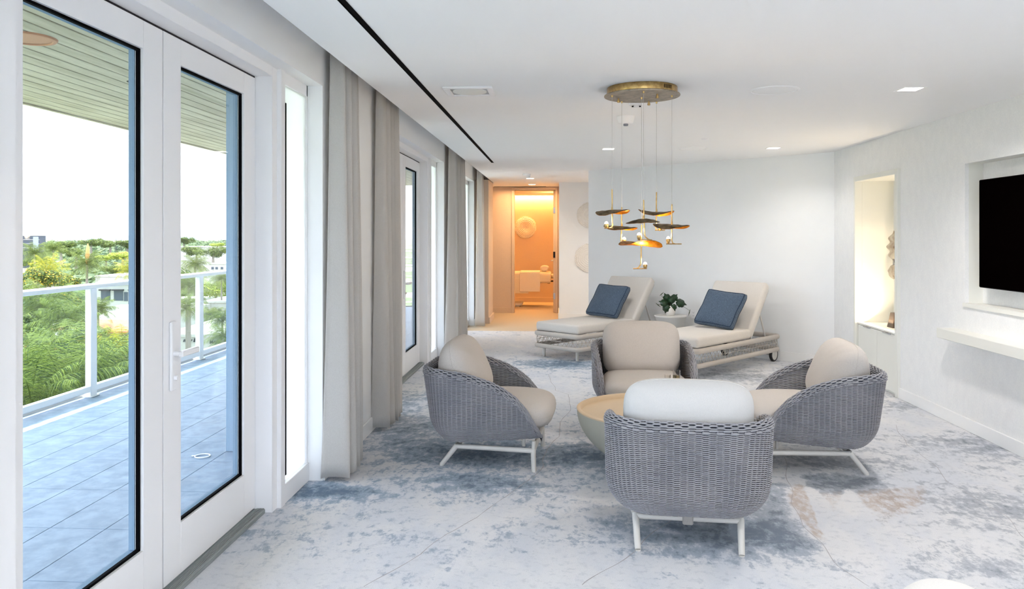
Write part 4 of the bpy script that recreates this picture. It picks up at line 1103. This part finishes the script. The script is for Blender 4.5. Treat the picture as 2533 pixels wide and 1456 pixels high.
# ------------------------------------------------------------------ the deck
mb = MB(); n = 0
for i in range(10):
    for j in range(-3, 26):
        x0 = -1.80 - .305 * i; y0 = 1.2 + .618 * j - .3
        mb.box((x0 - .302, y0, -.045), (x0, y0 + .615, -.02), .0015)
mb.box((-4.85, -3, -.30), (-1.76, 17.5, -.046), mi=1)
struct(mb.build('floor_deck', [M['tile'], M['black']], smooth=False), 'slate grey tiled balcony deck outside the doors')
mb = MB()
x = -1.78
while x > -4.58:
    mb.box((x - .121, -3, 2.675), (x, 17.5, 2.70), .003); x -= .1345
mb.box((-4.60, -3, 2.70), (-1.5, 17.5, 3.1), mi=1); mb.box((-4.62, -3, 2.66), (-4.58, 17.5, 3.15), mi=0)
struct(mb.build('ceiling_soffit', [M['soffit'], M['gap']], smooth=False), 'pale timber board soffit over the balcony')
q = at_z(63, 93, 2.675)
t = thing('soffit_speaker', 'round copper speaker grille in the balcony soffit', 'speaker', q)
MB().lathe([(.135, -.006), (.140, -.012), (.158, -.010), (.165, 0)], 44).build('ring', M['copper'], t); MB().lathe([(0, -.005), (.135, -.005), (.135, 0)], 44).build('grille', M['copper'], t)
q = at_z(330, 202, 2.675); o = MB().lathe([(0, -.002), (.03, -.002), (.034, -.006), (.044, -.004), (.046, 0)], 28).build('soffit_downlight', M['gap']); o.location = q; tag(o, 'tiny dark recessed light in the balcony soffit', 'ceiling light')
mb = MB(); mb.box((-2.41, 5.48, -.02), (-2.20, 5.69, 2.68), .004); struct(mb.build('column_deck', M['pillar']), 'grey blue stucco column standing on the deck')
o = MB(); q = at_z(501, 1128, -.019)
o.tube([(q.x + .05 * math.cos(2 * PI * k / 24), q.y + .05 * math.sin(2 * PI * k / 24), -.016) for k in range(24)], .0045, 6, closed=True); o.tube([(q.x - .05, q.y, -.016), (q.x - .075, q.y - .01, -.016)], .005, 6); o = o.build('cable_loop', M['white']); tag(o, 'small white ring lying on the deck tiles', 'ring')
t = thing('balcony_railing', 'white metal balcony railing with glass panels and posts', 'railing', (-4.54, 0, -.02))
mb = MB(); mb.box((-.06, -3, 1.045), (.05, 17.4, 1.09), .008); mb.build('top_rail', M['white'], t)
mb = MB(); mb.box((-.03, -3, .05), (.02, 17.4, .11), .006); mb.build('bottom_rail', M['white'], t)
for k in range(8):
    y = 7.29 + 2.27 * (k - 3)
    mb = MB(); mb.box((-.035, y - .05, 0), (.025, y + .05, 1.05), .004); mb.box((-.05, y - .07, 0), (.04, y + .07, .012), .003); mb.build('post', M['white'], t)
    mb = MB(); mb.box((-.008, y + .06, .11), (.002, y + 2.21, 1.04)); mb.build('glass_panel', M['railglass'], t, smooth=False)
mb = MB(); mb.box((-4.80, -3, -.32), (-4.60, 17.5, .01)); struct(mb.build('slab_edge', M['concrete'], smooth=False))
mb = MB(); mb.box((-1.80, -6, -14), (4, 19, -.31)); struct(mb.build('wall_tower_below', M['concrete'], smooth=False))
# ------------------------------------------------------------------ the town below the balcony
GZ = -14.0
def groundmat():
    t = NT('town_ground'); v = t.coord(); f = t.noise(.035, 4, .6, v); g = t.noise(.3, 4, .6, v)
    c = t.mix(t.ramp(f, .42, .52), lin((176, 172, 164)), lin((84, 104, 62))); c = t.mix(t.math('MULTIPLY', g, .4), c, lin((120, 128, 92)))
    return t.bsdf(c, .95, 0)
mb = MB(); mb.add([(-4000, -200, GZ), (600, -200, GZ), (600, 5000, GZ), (-4000, 5000, GZ)], [(0, 1, 2, 3)])
struct(mb.build('ground', groundmat(), smooth=False), 'streets and lawns of the town below')
def palm_crown(seed, n, pairs, L, droop, lw):
    rnd = random.Random(seed); mb = MB()
    for k in range(n):
        az = 2 * PI * k * .381966 + rnd.uniform(-.2, .2); q = k / (n - 1)
        el = R(78 - 105 * q) + rnd.uniform(-.1, .1); Ln = L * rnd.uniform(.85, 1.1)
        pts = []; p = Vector((0, 0, 0)); e = el; st = Ln / 10
        for i in range(11):
            pts.append(p.copy()); d = Vector((math.cos(az) * math.cos(e), math.sin(az) * math.cos(e), math.sin(e))); p = p + d * st
            e -= droop * (.35 + .9 * i / 10) * .16
        mb.tube(pts, [L * .011 * (1 - .085 * i) for i in range(11)], 4)
        side0 = Vector((-math.sin(az), math.cos(az), 0))
        for j in range(pairs):
            tt = .12 + .88 * j / pairs; f = tt * 10; i = min(9, int(f)); b = pts[i].lerp(pts[i + 1], f - i); t = (pts[i + 1] - pts[i]).normalized()
            ln = L * .33 * (math.sin(PI * min(1, tt * .9 + .12)) ** .6) * rnd.uniform(.85, 1.1)
            for sg in (-1, 1):
                d = (side0 * sg * .85 + t * .55 + Vector((0, 0, rnd.uniform(-.95, -.05)))).normalized()
                m_ = b + d * ln * .55; tip = b + d * ln + Vector((0, 0, -.22 * ln)); w = t * lw * L
                mb.add([b - w * .5, b + w * .5, m_ + w * .5, m_ - w * .5, tip], [(0, 1, 2, 3), (3, 2, 4)])
    return mb
def trunk_mb(h, r0, r1, seed):
    rnd = random.Random(seed); a = rnd.uniform(-.02, .02)
    return MB().tube([(a * h * (1 - k / 6) ** 2, 0, -h + h * k / 6) for k in range(7)], [r0 + (r1 - r0) * k / 6 for k in range(7)], 10)
def palm_proto(name, label, seed, mat, n=22, pairs=24, L=2.7, droop=1.0, spike=False, group=None):
    t = thing(name, label, 'palm', group=group)
    palm_crown(seed, n, pairs, L, droop, .0082).build('fronds', mat, t, smooth=False)
    trunk_mb(9.5, .22, .13, seed).build('trunk', M['trunk'], t)
    if spike: MB().tube([(0, 0, .1), (.05, 0, .9), (.1, .02, 1.9), (.1, .02, 2.5)], [.10, .24, .20, .04], 8).build('flower_spike', M['spike'], t)
    return t
PG = 'palms growing below the balcony'
protos = {}
def put_palm(kind, label, px, py, zc, s, rz):
    loc = at_d(px, py, zc)
    if kind not in protos:
        kw = {'a': dict(seed=3, mat=M['palm'], n=32, pairs=36), 'y': dict(seed=5, mat=M['palm_y'], n=28, pairs=36, droop=.8), 'r': dict(seed=9, mat=M['palm'], n=36, pairs=34, spike=True), 'n': dict(seed=11, mat=M['palm'], n=26, pairs=64, L=3.0, droop=.9), 'ny': dict(seed=12, mat=M['palm_y'], n=18, pairs=64, L=3.0, droop=.7)}[kind]
        p = palm_proto('palm_tree', label, group=PG, **kw); protos[kind] = p; p.location = loc; p.rotation_euler = (0, 0, rz); p.scale = (s,) * 3
    else: p = dup(protos[kind], loc, rz, label, s)
    return p
for i, a in enumerate((
    ('r', 'royal palm with a straw coloured flower spike above the railing', 215, 655, 118, 1.3),
    ('y', 'yellowing palm at the left glass edge, just above the railing', 118, 672, 95, 1.1),
    ('a', 'palm farthest left beneath the dark office block', 86, 628, 120, 1.0),
    ('a', 'dark palm right of the office block', 132, 618, 150, 1.05),
    ('y', 'yellow tinged palm behind the white stile of the first leaf', 320, 668, 105, .9),
    ('n', 'large dark palm below the rail at the left glass edge', 112, 770, 52, 1.05),
    ('n', 'palm with bare trunk in front of the pale tiled roof', 168, 800, 46, .8),
    ('n', 'drooping palm just right of the first balcony post', 243, 765, 66, .55),
    ('n', 'lush palm low at the left behind the lower glass panel', 92, 912, 31, .75),
    ('n', 'lush palm left of the first balcony post', 186, 890, 34, .8),
    ('ny', 'bright yellow green palm right of the first balcony post', 305, 872, 34, .55),
    ('n', 'palm crown brushing the bottom rail left of the post', 150, 965, 26, .85),
    ('n', 'palm crown brushing the bottom rail right of the post', 306, 932, 30, .72),
    ('n', 'palm crown hidden partly behind the first balcony post', 236, 950, 28, .8),
    ('n', 'lowest palm at the bottom left corner of the glass', 78, 1000, 24, .7),
    ('a', 'palm above the rail through the second door leaf', 482, 657, 105, .9),
    ('a', 'tall palm left of the second balcony post', 468, 712, 55, .75),
    ('a', 'feathery palm hanging over the white roof by the second post', 462, 765, 46, .5),
    ('a', 'small slender palm in the courtyard right of the second post', 522, 782, 75, .55),
    ('a', 'dark palm beside the blue grey column, upper', 550, 795, 52, .55),
    ('a', 'dark palm beside the blue grey column, lower, over the shop sign', 556, 835, 45, .5),
    ('a', 'palm peeking under the rail beside the blue grey column', 548, 692, 85, .6))):
    put_palm(a[0], a[1], a[2], a[3], a[4], a[5], i * 1.3)
def tree_proto(label, mat, seed, leaf=.24, n=4600, group=None):
    rnd = random.Random(seed); t = thing('broadleaf_tree', label, 'tree', group=group)
    mb = MB(); blobs = [(Vector((0, 0, .3)), .75)] + [(Vector((rnd.uniform(-.75, .75), rnd.uniform(-.75, .75), rnd.uniform(-.1, .55))), rnd.uniform(.32, .5)) for _ in range(9)]
    for k in range(n):
        c, r = rnd.choice(blobs); d = Vector((rnd.gauss(0, 1), rnd.gauss(0, 1), rnd.gauss(.25, 1))).normalized()
        p = c + d * r * rnd.uniform(.6, 1.05); u = d.orthogonal().normalized(); v = d.cross(u); a = rnd.uniform(0, 6.3); s = leaf * rnd.uniform(.14, .34)
        d2 = (d + Vector((rnd.uniform(-.5, .5), rnd.uniform(-.5, .5), rnd.uniform(-.2, .6)))).normalized(); u = d2.orthogonal().normalized(); v = d2.cross(u)
        x = u * math.cos(a) + v * math.sin(a); y = v * math.cos(a) - u * math.sin(a)
        mb.add([p - x * s, p - y * s * .5, p + x * s, p + y * s * .5], [(0, 1, 2, 3)])
    cr = mb.build('crown', mat, t, smooth=False)
    MB().tube([(0, 0, -2.2), (.03, 0, -.8), (0, 0, .2)], [.13, .09, .05], 8).build('trunk', M['trunk'], t)
    return t
tp = {}
TG = 'trees of the town beyond the railing'
def put_tree(kind, label, px, py, zc, s, flat=.8, rz=0):
    loc = at_d(px, py, zc)
    if kind not in tp:
        tp[kind] = tree_proto(label, M[{'t': 'tree', 'f': 'tree_f', 'y': 'tree_y'}[kind]], {'t': 1, 'f': 2, 'y': 3}[kind], group=TG); o = tp[kind]; o.location = loc; o.rotation_euler = (0, 0, rz)
    else: o = dup(tp[kind], loc, rz, label)
    o.scale = (s, s, s * flat)
for i, a in enumerate((
    ('f', 'yellow flowering tree at the left glass edge behind the rail', 95, 697, 75, 2.0, .8), ('f', 'yellow flowering tree right of the leftmost one', 150, 700, 80, 1.8, .6),
    ('f', 'yellow flowering tree below the rail by the large dark palm', 165, 752, 58, 1.2, .9),
    ('f', 'flowering shrub tree beneath the palm with bare trunk', 70, 850, 50, 1.4, .9),
    ('y', 'round lime green tree right of the second balcony post', 534, 725, 92, 1.9, .85), ('y', 'lime green hedge tree under the far umbrella tree', 305, 636, 190, 3.6, .4),
    ('y', 'pale lime tree on the far street, right of the royal palm', 262, 640, 200, 2.6, .4), ('y', 'small lime tree in front of the far warehouse roof', 537, 608, 278, 2.4, .5),
    ('t', 'broad umbrella tree on the horizon above the royal palm', 226, 603, 300, 4.2, .6), ('t', 'umbrella tree on the horizon beneath the conifers', 272, 607, 290, 4.2, .55),
    ('t', 'umbrella tree on the horizon by the white stile', 315, 608, 270, 4.0, .6), ('t', 'pale tree on the horizon right of the office block', 152, 613, 250, 4.2, .6),
    ('t', 'tree on the far street behind the dark palms', 188, 628, 220, 3.4, .6), ('t', 'small tree on the street right of the royal palm', 282, 672, 150, 2.4, .6),
    ('t', 'rounded tree through the second leaf beside the column', 528, 629, 200, 3.6, .6), ('t', 'tree cluster through the second leaf, left', 486, 625, 225, 3.6, .6),
    ('t', 'tree on the skyline at the left of the second leaf', 455, 598, 330, 4.2, .6), ('t', 'dark tree mass under the leftmost palms', 85, 655, 150, 3.0, .6),
    ('t', 'shaded tree between the flowering trees and the roof', 105, 830, 50, 1.6, .9), ('t', 'bushy tree under the bright yellow green palm', 320, 960, 34, 1.2, .9),
    ('t', 'bushy tree low at the left under the lush palms', 110, 1010, 30, 1.6, .8), ('t', 'bushy tree low behind the first post', 225, 990, 32, 1.4, .8))):
    put_tree(*a, rz=i * 2.1)
def conifer(label, px, py, zc, h, first=[None]):
    loc = at_d(px, py, zc)
    if first[0] is None:
        t = thing('norfolk_pine', label, 'tree', loc, group='tall narrow conifers on the skyline')
        rnd = random.Random(4); mb = MB()
        for k in range(16):
            z = -k * .9; r = .25 + .13 * k
            for j in range(9):
                a = 2 * PI * j / 9 + k; d = Vector((math.cos(a), math.sin(a), .12)); p = Vector((0, 0, z)); w = Vector((-d.y, d.x, 0)) * .28
                mb.add([p - w, p + w, p + d * r + w * .4, p + d * r - w * .4, p + Vector((0, 0, .5))], [(0, 1, 2, 3), (0, 3, 2, 4)])
        mb.build('needles', M['tree_d'], t, smooth=False); MB().tube([(0, 0, -22), (0, 0, .6)], [.35, .05], 6).build('trunk', M['trunk'], t); first[0] = t; t.scale = (h,) * 3
    else: dup(first[0], loc, 1.0, label, h)
conifer('taller dark conifer on the skyline above the umbrella trees', 287, 581, 430, .7); conifer('dark conifer just right of the taller skyline conifer', 300, 583, 440, .7); conifer('smaller conifer on the skyline at the white stile', 320, 588, 440, .5)
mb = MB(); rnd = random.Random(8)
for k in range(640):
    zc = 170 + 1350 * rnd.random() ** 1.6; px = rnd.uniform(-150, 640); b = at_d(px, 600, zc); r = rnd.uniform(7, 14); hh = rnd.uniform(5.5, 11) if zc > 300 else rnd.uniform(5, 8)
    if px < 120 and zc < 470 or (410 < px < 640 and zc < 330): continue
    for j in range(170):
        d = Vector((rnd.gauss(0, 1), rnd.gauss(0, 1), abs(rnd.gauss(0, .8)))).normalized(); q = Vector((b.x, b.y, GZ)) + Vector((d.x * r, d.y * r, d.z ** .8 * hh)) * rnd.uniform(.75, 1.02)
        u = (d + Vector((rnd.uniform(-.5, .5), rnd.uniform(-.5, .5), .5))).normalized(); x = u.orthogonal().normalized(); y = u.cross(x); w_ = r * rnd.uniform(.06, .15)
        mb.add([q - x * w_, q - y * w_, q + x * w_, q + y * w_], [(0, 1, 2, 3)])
o = mb.build('treeline', foliage('hazed_canopy', (74, 100, 74), (138, 158, 112)), smooth=False); tag(o, 'continuous green canopy of the town out to the horizon', 'treeline', kind='stuff')  # distance haze is put into the greyed canopy colour
mb = MB()
for k in range(40):
    a = at_d(-100 + 20 * k, 590, 3200); hh = 12 + 7 * noise.noise(Vector((k * .35, 0, 0))); b = at_d(-80 + 20 * k, 590, 3200)
    mb.add([(a.x, a.y, GZ), (b.x, b.y, GZ), (b.x, b.y + 60, GZ + 14 + 9 * noise.noise(Vector(((k + 1) * .35, 0, 0))) + 4), (a.x, a.y + 60, GZ + 14 + 9 * noise.noise(Vector((k * .35, 0, 0))) + 4)], [(0, 1, 2, 3)])
struct(mb.build('horizon_hills', plain('hazed_hills', (150, 172, 182), .95, var=.06, scale=.01), ang=180), 'low rise along the horizon tinted with blue haze')  # blue of the distance haze is painted into the hill colour
# buildings, each a body with parts, squared to the view
def bld(label, px0, px1, pytop, zc, depth, mat, zb=None, parapet=True):
    a = at_d(px0, pytop, zc); b = at_d(px1, pytop, zc); w = (b - a).length; zt = a.z; hgt = zt - GZ
    t = thing('building', label, 'building', (a.x, a.y, GZ), PSI)
    mb = MB(); mb.box((0, 0, 0), (w, depth, hgt)); mb.build('body', mat, t, smooth=False)
    if parapet: mb = MB(); mb.box((-.15, -.15, hgt - .02), (w + .15, depth + .15, hgt + .18)); mb.build('roof_edge', M['concrete'], t, smooth=False)
    k = zc / F
    def panel(name, x0, x1, y0, y1, mat, d=.06, par=None):
        mb = MB(); mb.box(((x0 - px0) * k, -d, H - (y1 - HY) * k - GZ), ((x1 - px0) * k, .05, H - (y0 - HY) * k - GZ)); return mb.build(name, mat, par or t, smooth=False)
    return t, panel, hgt, w, k
t, p, *_ = bld('dark glazed office block on the skyline at the left glass edge', 40, 98, 583, 380, 5, M['office'])
for y in (592, 602, 612): p('floor_band', 40, 98, y, y + 1.2, M['concrete'], .3)
p('corner_bay', 83, 96, 585, 622, plain('bay_glass', (132, 140, 152), .3), .4)
t, p, *_ = bld('white shop row with dark windows under the rail', 225, 345, 704, 112, 14, M['concrete'])
for x in (250, 282, 322): f = p('shop_window', x, x + 23, 717, 743, M['dark_glass'], .05); p('awning', x - 2, x + 25, 715, 718, M['dark_metal'], .5, f)
p('shop_door', 307, 319, 722, 744, M['dark_glass'])
t, p, h, w, k = bld('long flat white roof with a terracotta eave right of the post', 165, 345, 790, 68, 17, M['concrete'], parapet=False)
mb = MB(); mb.add([(-.3, -2.2, h - .75), (w, -2.2, h - .75), (w, 0, h), (-.3, 0, h), (-.3, -2.2, h - .9), (w, -2.2, h - .9), (w, 0, h - .2), (-.3, 0, h - .2)], [(0, 1, 2, 3), (7, 6, 5, 4), (0, 4, 5, 1), (1, 5, 6, 2), (3, 2, 6, 7), (0, 3, 7, 4)]); mb.build('tiled_eave', M['orange_roof'], t, smooth=False)
for x in (272, 305): p('wall_vent', x, x + 9, 834, 838, M['gap'], .05)
for x, y in ((200, 772), (300, 768)):
    mb = MB(); mb.box(((x - 165) * k, 6, h), ((x - 165) * k + .9, 7, h + .7)); mb.build('roof_unit', M['metal'], t, smooth=False)
bld('low house with pale tiled roof behind the palm trunks', 60, 150, 842, 60, 6, M['orange_roof'])
bld('far white warehouse across the second leaf', 440, 600, 611, 290, 20, M['concrete'])
t, p, *_ = bld('white house with small windows beside the column, above the rail', 517, 600, 653, 150, 12, M['concrete'])
for x in (523, 533, 546): p('window', x, x + 6, 660, 666, M['dark_glass'])
t, p, *_ = bld('pale house behind the lime green tree', 505, 640, 748, 84, 10, M['concrete']); p('window', 540, 548, 762, 770, M['dark_glass'])
bld('white house with flat roof behind the tall palm, second leaf', 425, 492, 742, 97, 4, M['concrete'])
bld('white flat roof on the street right of the royal palm', 236, 300, 684, 128, 10, M['concrete'])
t, p, h, w, k = bld('white flat roofed shop carrying two signs, through the second leaf', 400, 570, 832, 58, 11, M['concrete'])
def lettering(txt, px, py, size, shear, extr=.03):
    cu = bpy.data.curves.new('sign_lettering', 'FONT'); cu.body = txt; cu.size = size; cu.extrude = extr; cu.shear = shear; cu.offset = .006
    tmp = bpy.data.objects.new('tmp', cu); C.objects.link(tmp); bpy.context.view_layer.update()
    me = bpy.data.meshes.new_from_object(tmp.evaluated_get(bpy.context.evaluated_depsgraph_get())); bpy.data.objects.remove(tmp)
    me.materials.clear(); me.materials.append(M['dark_metal']); o = bpy.data.objects.new('sign_lettering', me); C.objects.link(o); o.parent = t
    o.location = ((px - 400) * k, -.05, H - (py - HY) * k - GZ); o.rotation_euler = (PI / 2, 0, 0); return o
lettering('mey Bar', 453, 845, .38, .35); lettering('MAND', 519, 849, .34, 0)
p('wall_joint', 471.5, 472, 834, 860, M['metal'], .02)
for x in (460, 500): p('shop_window', x, x + 12, 866, 884, M['dark_glass'])


# ------------------------------------------------------------------ light
w = bpy.data.worlds.new('sky'); bpy.context.scene.world = w; w.use_nodes = True
nt = w.node_tree; bg = nt.nodes['Background']
sky = nt.nodes.new('ShaderNodeTexSky'); sky.sky_type = 'NISHITA'; sky.sun_disc = False; sky.sun_elevation = R(72); sky.sun_rotation = R(-90); sky.dust_density = 4; sky.air_density = 1.0
mx = nt.nodes.new('ShaderNodeMix'); mx.data_type = 'RGBA'; mx.inputs[0].default_value = .82
sc_ = nt.nodes.new('ShaderNodeMix'); sc_.data_type = 'RGBA'; sc_.blend_type = 'MULTIPLY'; sc_.inputs[0].default_value = 1; sc_.inputs[7].default_value = (.22, .22, .22, 1)
nt.links.new(sky.outputs[0], sc_.inputs[6]); nt.links.new(sc_.outputs[2], mx.inputs[6])
mx.inputs[7].default_value = (.86, .925, 1.06, 1)
nt.links.new(mx.outputs[2], bg.inputs[0]); bg.inputs[1].default_value = 3.0
sd = Vector((.142, -.03, -1)).normalized()
s = light('sun', 'SUN', (-20, 0, 40), 5.2, (1, .95, .86), angle=R(.53))
s.rotation_euler = sd.to_track_quat('-Z', 'Y').to_euler()
# lit niche, cove and corridor
light('niche_lamp', 'SPOT', (XR + .2, 8.15, NZ - .02), 14, (1, .80, .55), spot_size=R(110), spot_blend=.9, shadow_soft_size=.03)
light('niche_strip', 'AREA', (XR + .12, 8.15, .63), 5, (1, .8, .55), shape='RECTANGLE', size=.04, size_y=.95, rot=(PI, R(-30), 0))
light('cove_strip', 'AREA', (-.5, 18.08, 2.505), 34, (1, .47, .13), shape='RECTANGLE', size=3.0, size_y=.10)
light('treatment_lamp', 'POINT', (-.2, 16.7, 2.3), 5, (1, .45, .12), shadow_soft_size=.1)
light('corridor_cove', 'AREA', (-.7, 15.2, 2.45), 7, (1, .58, .26), shape='RECTANGLE', size=1.1, size_y=.4)

# ------------------------------------------------------------------ camera and view
cam = bpy.data.cameras.new('camera'); co = bpy.data.objects.new('camera', cam); C.objects.link(co)
co.location = (0, 0, H); co.rotation_euler = (PI / 2, 0, PSI)
cam.sensor_width = 36; cam.lens = F / 2533 * 36; cam.shift_y = -(728 - HY) / 2533; cam.clip_start = .05; cam.clip_end = 6000
sc = bpy.context.scene; sc.camera = co
sc.view_settings.view_transform = 'Standard'; sc.view_settings.look = 'None'; sc.view_settings.exposure = 1.08; sc.view_settings.gamma = 1
sc.view_settings.use_curve_mapping = False
sc.cycles.max_bounces = 6; sc.cycles.diffuse_bounces = 4; sc.cycles.glossy_bounces = 3; sc.cycles.transparent_max_bounces = 16; sc.cycles.use_adaptive_sampling = True; sc.cycles.adaptive_threshold = .2; sc.cycles.sample_clamp_indirect = 6
sc.cycles.caustics_reflective = False; sc.cycles.caustics_refractive = False
